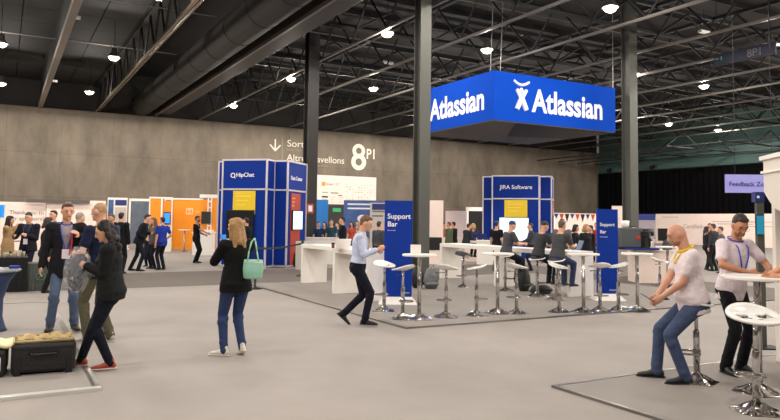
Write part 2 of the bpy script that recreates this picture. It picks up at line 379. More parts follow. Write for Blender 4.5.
# ================================================================== BOOTHS AND SIGNS
# hanging sign
A = G(493.8, 119.4, 5.5); SW = G(614.5, 132.3, 5.5)[0]-A[0]; SH = 1.86
t = thing('hanging_sign', 'square blue ring sign with white wordmark hung from the ceiling', 'hanging sign', (A[0], A[1], 5.5))
b = MB(); th = .12
SD = 5.5; b.box(0, SW, 0, th, 0, SH); b.box(0, th, th, SD, 0, SH); b.box(SW-th, SW, th, SD, 0, SH); b.box(th, SW-th, SD-th, SD, 0, SH)
build('sign_panel', b, M_bluesign, t)
b = MB(); b.box(.02, SW-.02, .02, SD-.02, -.03, 0); build('underside', b, mat('grey_mesh_underside', (92,90,90), .9), t)
b = MB(); b.prism([(1.2,th+.02),(SW-th,th+.02),(SW-th,2.6),(3.4,3.4)], -.05, -.03); build('dark_netting', b, M_black, t)
def logo(parent, loc, rot, s):
    b = MB()
    def bar(p, q, r0, r1): b.cyl((p[0]*s, p[1]*s, 0), (q[0]*s, q[1]*s, 0), r0*s, r1*s, 8)
    pts = [(-.52+i*.104, .78+.2*((i-5)/5)**2) for i in range(11)]
    for i in range(10): bar(pts[i], pts[i+1], .07, .07)
    bar((-.34,.52),(.02,.05),.1,.14); bar((.34,.52),(-.02,.05),.1,.14); bar((-.02,.07),(-.32,-.55),.14,.14); bar((.02,.07),(.32,-.55),.14,.14); b.ell((0,.5*s,0),(.13*s,.13*s,.05*s))
    o = build('emblem', b, M_text, parent); o.location = loc; o.rotation_euler = rot; return o
logo(t, (1.32, -.012, .88), FRONT, .72)
text('wordmark', 'Atlassian', (1.87, -.012, .48), FRONT, 1.24, M_text, t, bold=.026, squeeze=.86)
logo(t, (-.012, 4.72, .88), WEST, .62)
text('wordmark', 'Atlassian', (-.012, 4.35, .48), WEST, 1.24, M_text, t, bold=.026, squeeze=.86)
b = MB()
for x, y in ((.06,.3),(SW-.06,.06),(.35,.06),(.06,SD-.1)): b.cyl((x,y,SH),(x+(.15 if x<1 else 0),y,SH+3.4),.015,n=6)
build('hanging_cable', b, mat('steel_cable', (170,165,160), .4, .5), t)
# kiosks, plus shaped in plan, turned 45 degrees
def kiosk(label, px, dist, W, Hh, title, tsize, side_title=None, screen='black'):
    g = D(px, dist); t = thing('display_kiosk', label, 'kiosk', (g[0], g[1], 0), -PI/4)
    a = W/2; c = a+.5; dp = .62
    # local: front face at y=0, x right, y away
    plan = [(-a,0),(a,0),(a,dp),(c,dp),(c,dp+2*a),(a,dp+2*a),(a,2*dp+2*a),(-a,2*dp+2*a),(-a,dp+2*a),(-c,dp+2*a),(-c,dp),(-a,dp)]
    hb = Hh-1.02
    b = MB(); b.prism(plan, .1, hb); build('kiosk_body', b, M_blue, t)
    b = MB(); b.prism(plan, hb, Hh); build('header', b, M_blue, t)
    b = MB(); r = .028
    for x, y in plan: b.box(x-r, x+r, y-r, y+r, 0, Hh+.03)
    for i in range(len(plan)):
        p, q = plan[i], plan[(i+1)%len(plan)]
        for z in (.05, hb, Hh): b.box(min(p[0],q[0])-r, max(p[0],q[0])+r, min(p[1],q[1])-r, max(p[1],q[1])+r, z-r, z+r)
    build('frame', b, M_frame, t)
    text('title', title, (0.02, -.012, hb+.43), FRONT, tsize, M_text, t, bold=.01, align='CENTER')
    if side_title: text('side_title', side_title, (c+.012, dp+.25, hb+.38), (PI/2,0,PI/2), tsize, M_text, t, bold=.01)
    pw = .36*W/1.7
    box('poster', -pw-.05, pw+.08, -.03, 0, hb-.86, hb-.06, M_yellow, t)
    b = MB()
    for i in range(3): b.box(-pw+.05+i*.04, pw-.1-i*.1, -.036, -.03, hb-.26-i*.15, hb-.22-i*.15)
    b.box(-pw+.05, -pw+.25, -.036, -.03, hb-.16, hb-.12); build('poster_print', b, mat('pale_yellow_print', (240,205,90), .6), t)
    if screen == 'black':
        box('monitor', -.62, .42, -.09, -.02, .75, 1.98, M_blackplastic, t, .01)
        box('shelf', -.55, .35, -.4, -.02, .95, .99, M_white, t)
    else:
        o = box('monitor', -.72, .6, -.09, -.02, .85, 1.9, M_blackplastic, t, .01); box('screen', -.69, .57, -.095, -.09, .88, 1.87, M_screen, o)
    box('side_poster', c, c+.03, dp+.28, dp+1.1, .1, hb-.1, M_red, t)
    o = box('side_monitor', c+.03, c+.09, dp+.32, dp+1.2, 1.3, 2.0, M_blackplastic, t, .01); box('screen', c+.09, c+.095, dp+.35, dp+1.17, 1.33, 1.97, M_screen, o)
    b = MB()
    for i in range(3): b.box(c+.03, c+.036, dp+.36, dp+.62-.05*i, hb-.3-i*.13, hb-.25-i*.13)
    build('poster_print', b, mat('pale_red_print', (225,150,60), .6), t)
    return t
kiosk('tall blue kiosk with a black monitor, left of the dark column', 243.5, 23.6, 1.68, 3.72, 'HipChat', .20, 'Data Center')
kiosk('tall blue kiosk with a white screen, behind the seated people', 515.5, 30.3, 2.05, 3.74, 'JIRA Software', .25, None, 'white')
# speech bubble ring on the left kiosk title
k = bpy.data.objects['display_kiosk']
b = MB(); n = 20
pts = [(.075*math.cos(2*PI*i/n)-.42, -.015, .075*math.sin(2*PI*i/n)) for i in range(n)]; b.tube(pts, .015, 6, True); b.cyl((-.37,-.015,-.05),(-.33,-.015,-.1),.015,n=6)
build('speech_ring', b, M_text, k, loc=(-.02, 0, 3.18))
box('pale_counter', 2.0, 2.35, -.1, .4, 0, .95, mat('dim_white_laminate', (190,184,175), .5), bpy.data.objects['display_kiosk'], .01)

# support totems
def totem(label, px, py, H, W, ts=.145):
    g = G(px, py, PZ); t = thing('totem_sign', label, 'sign', (g[0], g[1], PZ), heading(0))
    box('totem_panel', -W/2, W/2, -.04, .04, .1, H, M_blue2, t, .004)
    b = MB(); b.add([(-W/2-.1,-.28,0),(W/2+.1,-.28,0),(W/2+.1,.28,0),(-W/2-.1,.28,0),(-W/2+.0,-.06,.13),(W/2-.0,-.06,.13),(W/2,.06,.13),(-W/2,.06,.13)],[(0,3,2,1),(4,5,6,7),(0,1,5,4),(1,2,6,5),(2,3,7,6),(3,0,4,7)])
    build('base', b, M_white, t)
    text('heading', 'Support', (-W/2+.06, -.043, H-.37), FRONT, ts, M_text, t, bold=.02)
    text('heading', 'Bar', (-W/2+.06, -.043, H-.53), FRONT, ts, M_text, t, bold=.02)
    text('subline', 'Ask us here', (-W/2+.06, -.043, H-.62), FRONT, .035, M_text, t, bold=.0)
    text('foot_logo', 'Atlassian', (W/2-.2, -.043, .2), FRONT, .045, M_text, t, bold=.0)
M_blue2 = mat('totem_blue', (10,52,150), .5, spec=.2)
totem('blue counter sign on white base, left one beside the walking man', 397.5, 303, 2.08, .57)
totem('blue counter sign on white base, right one among the stools', 607.5, 299.5, 1.98, .46, .1)
# counters
def counter(label, x0, y0, y1, w=.7, h=1.02, ends=()):
    t = thing('white_counter', label, 'counter', (x0, y0, PZ))
    L = y1-y0
    box('countertop', 0, w, 0, L, h-.1, h, M_white, t, .006)
    for y in ends: box('side_panel', .0, w, max(0,min(y-.06, L-.12)), max(0,min(y-.06, L-.12))+.12, 0, h-.1, M_white, t, .004)
    return t
counter('long white counter left of the walking man, open below', 6.6, 12.6, 14.3, ends=(0, 1.7))
counter('white counter unit nearest the dark left column', 6.93, 14.34, 17.0, ends=(0, 2.7))
X2 = 11.25
counter('white counter where the three seated people work, near unit', X2, 11.55, 14.2, ends=(0, 2.65))
counter('white counter behind the round table, far unit', X2, 14.22, 16.9, ends=(0, 2.7))
# sponsor wall
t = thing('sponsor_board', 'large white board of small logos high on the concrete wall', 'board', (21.0, 49.87, 0))
box('board', 0, 5.85, 0, .12, 2.9, 5.2, M_wall_white, t)
b = MB(); cols = {}
box('logo_mark', .95, 1.25, -.02, 0, 4.35, 4.65, M_orange, t)
text('logo_text', 'fram / 17', (1.35,-.012,4.4), FRONT, .3, M_grey, t, bold=.0)
box('logo_mark', 1.0, 1.5, -.02, 0, 3.78, 3.88, mat('teal_print', (130,175,165), .6), t); box('logo_mark', 1.75, 2.4, -.02, 0, 3.76, 3.85, M_grey, t)
rnd = random.Random(3)
mg = mat('faint_grey_print', (175,165,165), .7); mr = mat('faint_red_print', (205,110,105), .7)
for i in range(4):
    for j in range(3):
        x = .3+i*.72; z = 3.05+j*.2
        if (i, j) == (1, 2): continue
        box('logo_mark', x, x+.25+.2*rnd.random(), -.02, 0, z, z+.035, mg, t)
for i in range(9):
    for j in range(8):
        if rnd.random() < .6: x = 3.1+i*.27; z = 3.1+j*.2; box('logo_mark', x, x+.12, -.02, 0, z, z+.05, mg if rnd.random() < .75 else mr, t)
box('logo_mark', .98, 1.5, -.022, 0, 3.42, 3.54, M_black, t); box('logo_mark', 2.4, 2.75, -.022, 0, 3.58, 3.66, M_red, t)
# small banner boards under it
def banner(label, px, w, dist, z0, z1, m, fa=0, lines=0, lm=None, name='banner_stand', d=.06, cat='banner'):
    g = D(px, dist); t = thing(name, label, cat, (g[0], g[1], 0), heading(fa))
    box('panel', -w/2, w/2, -d/2, d/2, z0, z1, m, t)
    if z0 > .05:
        b = MB(); b.box(-w/2+.02, -w/2+.07, -.02, .02, 0, z0); b.box(w/2-.07, w/2-.02, -.02, .02, 0, z0); build('leg', b, M_frame, t)
    if lines:
        b = MB()
        for i in range(lines): b.box(-w*.4, w*(.35-.13*(i%3)), -d/2-.008, -d/2, z1-.25-i*.22, z1-.17-i*.22)
        build('print', b, lm or M_text, t)
    return t
M_pblue = mat('poster_blue', (62,92,150), .6, var=.25, vs=2)
bb = banner('blue poster panel with white headline behind the walking man', 363, 2.05, 36, .2, 2.72, M_pblue, 0, 2)
b = MB(); b.ell((0,-.05,1.75),(.3,.02,.22)); build('cloud_print', b, M_text, bb)
banner('narrow bright blue banner just right of the dark column', 321, .75, 37, .1, 2.75, mat('cyan_poster', (30,120,200), .6), 0, 0)
banner('white framed notice panel left of the blue counter sign', 381, 1.1, 34, .1, 2.55, mat('grey_notice', (200,190,182), .6), 0, 3, M_grey)
box('dark_header', -.45, .45, -.05, -.03, 2.2, 2.5, M_navy, COL.objects[-1].parent if False else [o for o in COL.objects if o.get('label','').startswith('white framed notice')][0])
# left partitions
def partition(label, xa, xb, y, h, m, name='partition_wall'):
    t = thing(name, label, 'partition', (xa, y, 0))
    box('panel', 0, xb-xa, 0, .1, 0, h, m, t); return t
pL = partition('pale partition with thank you wording, far left', -1.5, 1.9, 38.3, 2.35, M_wall_white)
text('wording', 'Thank you to', (1.8,-.012,1.75), FRONT, .28, M_grey, pL, bold=0); text('wording', 'our sponsors!', (1.75,-.012,1.45), FRONT, .28, M_grey, pL, bold=0)
b = MB()
for i, (x, z) in enumerate(((2.0,1.1),(2.4,.7),(2.0,.4),(2.6,1.1))): b.box(x, x+.35, -.012, 0, z, z+.06)
build('wording_line', b, M_grey, pL)
pM = partition('white partition behind the man in the dark jacket', 1.92, 4.65, 38.2, 2.5, M_wall_white)
b = MB(); b.box(-.9,1.95,-.25,-.1,2.33,2.5); build('dark_lintel', b, mat('dim_grey_trim', (90,84,80), .7), pM)
# long low dark band behind partitions
pt = thing('banner_stand', 'white framed blue banner left of the grey frame booth', 'banner', (*D(117, 37), 0), heading(-20))
box('panel', -.5, .5, 0, .06, 0, 2.72, M_white, pt); box('picture', -.46, -.2, -.02, 0, .2, 2.6, mat('muted_blue', (60,95,140), .6, var=.2, vs=2), pt); box('header', -.12, .46, -.02, 0, 2.3, 2.6, M_navy, pt); box('notice', -.12,.46,-.02,0,.6,2.2, mat('pink_grey', (205,190,182), .6), pt)
pt = thing('frame_booth', 'white framed booth panel with blue-grey picture, left of orange pillar', 'booth', (*D(143, 36), 0), heading(-18))
box('picture', -.62, .7, 0, .05, .3, 2.5, mat('slate_picture', (92,104,118), .6, var=.2, vs=3), pt)
b = MB(); b.box(-.72,-.62,-.05,.08,0,2.65); b.box(.7,.78,-.05,.08,0,2.65); b.box(-.72,.78,-.05,.08,2.52,2.65); build('frame', b, M_white, pt)
# orange booth
def lattice(b, x0, x1, y, h, n):
    b.box(x0-.03,x0+.03,y-.03,y+.03,0,h); b.box(x1-.03,x1+.03,y-.03,y+.03,0,h)
    for i in range(n+1): z = .1+(h-.15)*i/n; b.box(x0,x1,y-.025,y+.025,z-.03,z+.03)
t = thing('orange_pillar_booth', 'orange booth pillar with white frame behind the standing group', 'booth', (*D(160.5, 34), 0), heading(-18))
box('orange_panel', -.5, .0, 0, .5, .05, 2.62, M_orange, t); box('orange_panel', .08, .5, .05, .5, 1.3, 2.52, M_orange, t); box('white_counter', .08, .5, -.3, .4, 0, 1.05, M_white, t, .01)
b = MB(); b.box(-.56,-.5,-.03,.52,0,2.7); b.box(.0,.08,-.03,.52,0,2.7); b.box(-.56,.56,-.03,.52,2.62,2.7); b.box(.5,.56,-.03,.52,0,2.7); build('frame', b, M_white, t)
o = box('monitor', .15, .45, -.1, -.03, 1.35, 1.95, M_blackplastic, t); box('screen', .17,.43,-.11,-.1,1.4,1.9, M_screenb, o)
t = thing('orange_wall_booth', 'wide orange booth wall with white logo square', 'booth', (*D(188, 36.5), 0), heading(-16))
box('orange_wall', -.78, .72, .1, .2, .02, 2.66, M_orange, t); box('logo_square', -.12, .25, .06, .1, 1.85, 2.2, mat('cream_print', (245,205,160), .6), t)
b = MB(); b.box(-.06,.0,.04,.06,1.9,2.15); b.box(.12,.18,.04,.06,1.9,2.15); b.box(-.06,.18,.04,.06,2.0,2.05); build('logo_glyph', b, M_orange, t)
text('logo_text', 'bitium', (.35,.09,1.95), FRONT, .2, mat('cream_print', (0,0,0)), t, bold=0)
b = MB(); lattice(b, -1.2, -.85, 0, 2.7, 9); lattice(b, -1.2, -.85, .5, 2.7, 9); b.box(-1.23,.75,.05,.1,2.64,2.72); build('white_truss_frame', b, M_white, t)
t = thing('orange_side_booth', 'orange and white booth unit beside the left blue kiosk', 'booth', (*D(212, 34), 0), heading(-10))
box('orange_panel', -.02, .62, 0, .4, .05, 2.72, M_orange, t); box('orange_panel', -.62, -.1, .2, .3, .05, 2.6, M_orange, t); box('white_counter', -.5,.1,-.5,-.05,0,1.1, M_white, t, .01)
b = MB(); lattice(b, -.2, -.04, -.05, 2.85, 9); b.box(-.62,.68,-.08,.0,2.68,2.85); b.box(.62,.68,-.05,.4,0,2.8); build('white_truss_frame', b, M_white, t)
o = box('monitor', -.5, -.05, -.2, -.12, 1.4, 2.0, M_blackplastic, t); 
# stands near centre back
banner('cream partition panel right of the central column', 430.5, 1.0, 27, 0, 2.5, M_wall_white, 0, name='partition_panel', cat='partition')
o = [o for o in COL.objects if o.get('label','').startswith('cream partition panel right')][0]; box('dark_opening', -.15,.45,-.06,-.04,.55,1.05,M_black,o)
banner('cream partition panel behind the person in green', 456, 1.05, 34, 0, 2.2, M_wall_white, 0, name='partition_panel', cat='partition')
banner('grey notice board with dark screen behind the person in green', 446, .9, 36, .3, 2.3, mat('board_dim', (120,108,98), .6), 0, name='notice_board', cat='board')
t = thing('doorway_frame', 'white framed dark doorway left of the white-screen kiosk', 'doorway', (*D(475.5, 44), 0), heading(0))
box('opening', -.45,.45,0,.05,0,2.35,M_black,t); b = MB(); b.box(-.62,-.45,-.05,.06,0,2.6); b.box(.45,.6,-.05,.06,0,2.6); b.box(-.62,.6,-.05,.06,2.35,2.6); build('frame', b, M_white, t)
# bunting partition
xa = 52.0*0; 
P0 = D(552, 46); P1 = (P0[0]+5.2, P0[1]-0)
t = thing('partition_wall', 'pale partition with dark triangle bunting behind the seated people', 'partition', (P0[0]-1, P0[1]+1.0, 0))
box('panel', 0, 12, 0, .1, 0, 2.35, M_wall_white, t)
b = MB(); cols = [M_navy, M_red, M_black]
bs = [MB(), MB(), MB()]
for i in range(22):
    x = .6+i*.5; w_ = .42; h_ = .35+.12*(i%3)
    bs[i%3].add([(x,-.02,2.3),(x+w_,-.02,2.3),(x+w_/2,-.02,2.3-h_),(x,-.01,2.3),(x+w_,-.01,2.3),(x+w_/2,-.01,2.3-h_)],[(0,2,1),(3,4,5),(0,1,4,3),(1,2,5,4),(2,0,3,5)])
for i in range(3): build('bunting', bs[i], cols[i], t)
# right partitions along the curtain
t = thing('partition_wall', 'long pale partition below the black curtain, right side', 'partition', (50.0, 8, 0))
box('panel', 0, .12, 0, 33.0, 0, 2.55, M_wall_white, t)
b = MB()
for i, (y, z, l) in enumerate(((32.3,2.25,1.6),(27.5,1.9,4.5),(27.0,1.72,3),(24.5,1.9,2),(24.5,1.55,2.6),(28.5,1.45,1.5))): b.box(-.015,0,y-l,y,z,z+.05)
build('faint_wording', b, mat('faint_grey_print', (0,0,0)), t)
text('wording', 'Certified', (-.02, 38.2-8, 1.35), WEST, .5, mat('faint_grey_print', (0,0,0)), t, bold=0)
t = thing('partition_wall', 'lower pale partition between the column and long partition', 'partition', (50.3, 41.2, 0))
box('panel', 0, .12, 0, 8.2, 0, 2.3, M_wall_white, t); 
t = thing('notice_board', 'framed notice with dark blue header right of the right column', 'board', (*D(645, 40), 0), heading(0))
box('panel', -.6,.6,0,.06,.8,2.2, mat('notice_dim', (150,140,150), .6), t); box('header', -.6,.6,-.02,0,1.9,2.25, M_navy, t); b = MB(); b.box(-.5,-.44,0,.05,0,.8); b.box(.44,.5,0,.05,0,.8); build('leg', b, M_frame, t)
banner('white partition slab right of the right blue counter sign', 619.5, .75, 34, 0, 2.55, M_wall_white, 0, name='partition_panel', cat='partition')
# feedback sign
fs_ = thing('hanging_sign', 'lilac hanging sign with dark wording over the far right', 'hanging sign', (*D(746, 21.0), 0), heading(4)+.0)
fs_.location.z = 2.68
box('panel', -.6, 1.0, -.03, .03, 0, .56, mat('lilac_panel', (150,148,215), .6), fs_)
text('wording', 'Feedback Zone', (-.5, -.035, .2), FRONT, .2, M_navy, fs_, bold=.01)
b = MB(); b.cyl((-.3,0,.56),(-.3,0,6.1),.008,n=6); b.cyl((.8,0,.56),(.8,0,6.1),.008,n=6); build('hanging_cable', b, M_black, fs_)
# hall number sign in roof
hs = thing('hanging_sign', 'dark hanging hall number sign under the roof, upper right', 'hanging sign', (24.6, 15.36, 8.02))
box('panel', 0, .1, -.6, 1.9, 0, .46, mat('dim_navy_panel', (14,15,40), .6), hs)
text('hall_number', '8P1', (-.015, .5, .08), WEST, .42, mat('grey_lettering', (105,100,100), .6), hs, bold=0)
b = MB(); b.box(-.01,0,1.55,1.6,.2,.35); b.box(-.01,0,1.7,1.85,.26,.3); build('arrow_print', b, mat('green_print', (70,130,90), .6), hs)
b = MB(); b.cyl((.05,-.4,.58),(.05,-.4,3.6),.015); b.cyl((.05,1.8,.58),(.05,1.8,3.6),.015); build('hanging_rod', b, M_black, hs)
# extinguisher sign on column 1
g = D(309, 30.3); g = (g[0]-.06, g[1]-.262); t = tag(box('fire_sign', -.15,.15,-.01,.01,0,.42, mat('fire_red', (180,70,50), .6), None, loc=(g[0], g[1], 1.95)), 'small red fire extinguisher sign on the dark left column', 'sign')
box('pictogram', -.09,.09,-.015,-.01,.08,.34, M_text, t)
# ================================================================== FURNITURE
M_seat = mat('glossy_white_plastic', (242,239,234), .18, coat=.4)
def stool_seat(slots=True):
    b = MB(); nr, na = 9, 40; idx = {}; vs = []
    for i in range(nr+1):
        for k in range(na):
            r = i/nr; a = 2*PI*k/na; x = .215*r*math.cos(a); y = .185*r*math.sin(a)
            z = .022*r*r+.055*(r**3)*max(0, math.sin(a))**1.5-.02*(r**6)*max(0,-math.sin(a))
            vs.append((x, y, z))
    fs = []
    for i in range(nr):
        for k in range(na):
            r = (i+.5)/nr; a = 2*PI*(k+.5)/na; x = .215*r*math.cos(a); y = .185*r*math.sin(a)
            if slots and .03 < abs(x) < .15 and abs(y) < .048: continue
            fs.append((i*na+k, i*na+(k+1)%na, (i+1)*na+(k+1)%na, (i+1)*na+k)[::-1])
    b.add(vs, fs); return b
def lobed(R_, k):
    b = MB(); nr, na = 12, 60; vs = []
    for i in range(nr+1):
        for j in range(na):
            s = i/nr; a = 2*PI*j/na; w = math.cos(k*a); r = (.03+(R_-.03)*s)*(1+.07*w*s)
            z = .006+.075*(1-s)**2.2+.022*(1-s*s)+.010*w*math.sin(PI*s)+.004*math.sin(9*s+2*a)
            vs.append((r*math.cos(a), r*math.sin(a), z))
    o = len(vs); vs += [(R_*math.cos(2*PI*j/na)*(1+.07*math.cos(2*PI*j/na*k)), R_*math.sin(2*PI*j/na)*(1+.07*math.cos(2*PI*j/na*k)), 0) for j in range(na)]
    fs = [(i*na+j, (i+1)*na+j, (i+1)*na+(j+1)%na, i*na+(j+1)%na) for i in range(nr+1) for j in range(na)]
    fs.append(tuple(o+j for j in range(na))[::-1]); fs.append(tuple(range(na)))
    b.add(vs, fs); return b
def make_stool(label, z=.86, seatm=None):
    t = thing('bar_stool', label, 'bar stool', (0,0,0))
    s = build('seat', stool_seat(), seatm or M_seat, t, True, loc=(0,0,z-.02)); md = s.modifiers.new('thickness','SOLIDIFY'); md.thickness = .022; md.offset = -1; s.rotation_euler.x = .08
    b = MB(); b.lathe([(.05,z-.045),(.09,z-.035),(.09,z-.03),(.02,z-.028)], 20); b.cyl((0,0,.5),(0,0,z-.03),.021); build('gas_lift', b, M_chrome, t, True)
    b = MB(); b.lathe([(.034,.03),(.034,.52),(.028,.54)], 20); build('pole', b, M_chrome, t, True)
    b = MB()
    pr = [(.205,.0),(.208,.008),(.2,.014),(.15,.024),(.09,.036),(.055,.055),(.04,.09),(.036,.12)]
    build('base', lobed(.215, 5), M_chrome, t, True)
    b = MB(); pts = [(.13*math.cos(2*PI*i/20), .05-.0+.115*math.sin(2*PI*i/20)+.03, .3) for i in range(20)]; b.tube(pts, .011, 8, True); b.cyl((0,.0,.3),(0,-.03,.3),.011); b.cyl((.0,.02,.3),(.1,.03,.3),.01); b.cyl((0,.02,.3),(-.1,.03,.3),.01); b.lathe([(.04,.27),(.045,.28),(.045,.33),(.04,.34)],16); build('footrest', b, M_chrome, t, True)
    b = MB(); b.cyl((.02,0,z-.09),(.17,.02,z-.1),.006,n=8); b.cap((.15,.02,z-.1),(.19,.02,z-.1),.01,.01); build('lever', b, M_blackplastic, t, True)
    return t
def make_table(label, r=.3, z=1.1):
    t = thing('cocktail_table', label, 'table', (0,0,0))
    b = MB(); b.lathe([(.0+.02,z-.035),(r-.01,z-.035),(r,z-.028),(r,z-.008),(r-.008,z),(.02,z)], 48); o = build('tabletop', b, M_white, t)
    b = MB(); b.lathe([(.036,.03),(.036,z-.05)], 20); build('pole', b, M_chrome, t, True)
    b = MB(); b.lathe([(.05,z-.06),(.14,z-.045),(.14,z-.036),(.03,z-.035)],20); build('top_plate', b, M_chrome, t, True)
    b = lobed(.245, 5); build('base', b, M_chrome, t, True)
    return t
proto = make_stool('x')
first = [True]
def stool(px, py, rz, label, z0=PZ, group='white bar stools on chrome bases', pos=None):
    o = proto if first[0] else dup(proto); first[0] = False
    g = pos or G(px, py, z0); o.location = (g[0], g[1], z0); o.rotation_euler.z = math.radians(rz); o['label'] = label; o['group'] = group
    return o
stool(384, 311, 10, 'white bar stool standing right behind the walking man')
stool(402.5, 318.5, 200, 'white bar stool in front of the left blue counter sign')
stool(446, 317, 120, 'white bar stool just right of the leftmost round table')
stool(476.5, 315.5, 230, 'white bar stool left of the second round table')
stool(516.5, 313.5, 100, 'white bar stool just right of the second round table')
stool(559, 312, 30, 'white bar stool left of the third round table, its two slots showing')
stool(600, 311, 150, 'white bar stool right of the third round table')
stool(618.5, 310, 240, 'white bar stool in front of the right blue counter sign')
stool(660, 299, 60, 'white bar stool seen behind the seated bald man')
stool(697, 381.5, 35, 'white bar stool the bald man in the white T-shirt sits on')
stool(757, 411, 20, 'nearest white bar stool, bottom right, with two slotted holes')
stool(463, 288, 0, 'bar stool with dark seat far behind the second stool row', 0)
bpy.data.objects[proto.name]
o = [q for q in COL.objects if q.get('label','').startswith('nearest white bar stool')][0]
o.rotation_euler.z = heading(-8)
for c in o.children:
    if c.name.startswith('seat'): c.rotation_euler.x = .17; c.scale = (1.18, 1.12, 1)
o = [q for q in COL.objects if q.get('label','').startswith('bar stool with dark seat')][0]
for c in o.children:
    if c.name.startswith('seat'): c.data = c.data.copy(); c.data.materials.clear(); c.data.materials.append(M_blackplastic)
tp = make_table('white round cocktail table beside the left blue counter sign'); g = G(419, 318.5, PZ); tp.location = (g[0], g[1], PZ)
tp['group'] = 'white round cocktail tables'
for px, py, lab in ((497.5,313,'white round cocktail table in the middle of the stool row'),(583.5,312,'white round cocktail table in front of the seated people'),(637.5,310,'white round cocktail table left of the seated bald man')):
    q = dup(tp); g = G(px, py, PZ); q.location = (g[0], g[1], PZ); q['label'] = lab
TB = make_table('large white round table under the hands at the right edge', .34, 1.16); g = G(764, 393, PZ); TB.location = (g[0]+.0, g[1]+.05, PZ); TBP = g
# small white sign card on first table
t = tag(box('table_card', -.09,.09,-.01,.01,0,.16, M_white, None), 'small white card standing by the leftmost round table', 'card'); g = G(419,318.5,PZ); t.location = (g[0]-.05, g[1]+.05, PZ+1.1); t.rotation_euler.z = heading(0)
# stanchion and belt
g = G(255, 289); t = thing('stanchion_post', 'black belt stanchion post right of the blonde woman', 'stanchion', (g[0], g[1], 0))
b = MB(); b.lathe([(.17,0),(.175,.012),(.15,.03),(.05,.045),(.03,.07),(.03,.98),(.04,.99),(.04,1.06),(.02,1.07)], 24); build('post', b, M_blackplastic, t, True)
g2 = D(303, 20.5); d = np.array([g2[0]-g[0], g2[1]-g[1]])
b = MB(); k = np.linalg.norm(d); u = d/k; nrm = np.array([-u[1], u[0]])*.003
vs = []
for i in range(13):
    s = i/12; z = .97-.05*math.sin(PI*s); p = u*k*s
    for e in (-1, 1):
        for dz in (0, .05): vs.append((p[0]+e*nrm[0], p[1]+e*nrm[1], z+dz-.02))
fs = []
for i in range(12):
    a = 4*i; c = a+4; fs += [(a,c,c+1,a+1),(a+2,a+3,c+3,c+2),(a+1,c+1,c+3,a+3),(a,a+2,c+2,c)]
b.add(vs, fs); build('belt', b, M_black, t)
t2 = thing('stanchion_post', 'black belt stanchion post beside the dark left column', 'stanchion', (g2[0], g2[1], 0))
b = MB(); b.lathe([(.17,0),(.175,.012),(.15,.03),(.05,.045),(.03,.07),(.03,.98),(.04,.99),(.04,1.06),(.02,1.07)], 24); build('post', b, M_blackplastic, t2, True)
# far white counters
def block(name, label, px, dist, w, d, h, m, fa=0, cat='counter', bevel=.01, top=None):
    g = D(px, dist); t = thing(name, label, cat, (g[0], g[1], 0), heading(fa))
    box('body', -w/2, w/2, 0, d, 0, h-.04, m, t, bevel); box('countertop', -w/2-.03, w/2+.03, -.03, d+.03, h-.04, h, top or M_white, t, .004); return t
COFx = block('coffee_counter', 'pale counter holding the coffee machine, right of the right column', 656, 19.6, 1.1, .8, .95, M_wall_white)
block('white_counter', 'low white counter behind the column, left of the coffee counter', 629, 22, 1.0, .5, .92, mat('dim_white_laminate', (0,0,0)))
block('white_counter', 'pale counter in front of the group under the sponsor board', 324, 26, 1.6, .6, 1.0, M_white)
block('white_counter', 'pale counter where the man in green stands, far centre', 443, 30.6, 1.4, .5, .95, M_wall_white)
block('white_counter', 'small white counter left of the orange side booth', 203, 31, .9, .5, 1.05, M_white)
block('white_counter', 'white counter beside the white-screen kiosk', 487, 27, .8, .6, .95, M_white, 14)
# far round tables
def fartable(px, py, lab, z=1.0):
    q = dup(tp); g = G(px, py, 0); q.location = (g[0], g[1], -.0); q['label'] = lab
fartable(184, 252, 'white round cocktail table in front of the orange wall')
fartable(668, 288, 'white round cocktail table behind the seated bald man')
# coffee machine
g = D(641, 19.3); t = thing('coffee_machine', 'grey espresso machine on the pale counter beside the column', 'coffee machine', (g[0]+.1, g[1]+.3, .95), heading(0))
box('housing', -.45,.2,-.1,.35,.06,.62, mat('machine_grey', (84,90,92), .4, .2), t, .03); b = MB(); b.box(-.4,.6,-.25,.4,0,.06); build('drip_tray', b, M_navy, t)
box('badge', -.02,.1,-.12,-.1,.3,.4, M_red, t); b = MB(); b.cyl((.36,-.1,.1),(.36,-.1,.5),.05); b.cap((.36,-.1,.32),(.36,-.3,.28),.03,.02); b.box(.25,.5,-.1,.2,.4,.6); build('group_head', b, M_blackplastic, t, True)
b = MB(); b.lathe([(.06,.62),(.11,.66),(.12,.82),(.02,.83)],16,(-.25,.1)); build('bean_hopper', b, M_white, t, True)
g = D(649, 19.2); t = thing('coffee_grinder', 'black coffee grinder right of the espresso machine', 'grinder', (g[0]+.15, g[1]+.3, .95)); b = MB(); b.box(-.1,.1,-.12,.12,0,.32); b.lathe([(.05,.3),(.1,.36),(.12,.52),(.03,.53)],14); build('grinder_body', b, M_blackplastic, t, bevel=.01)
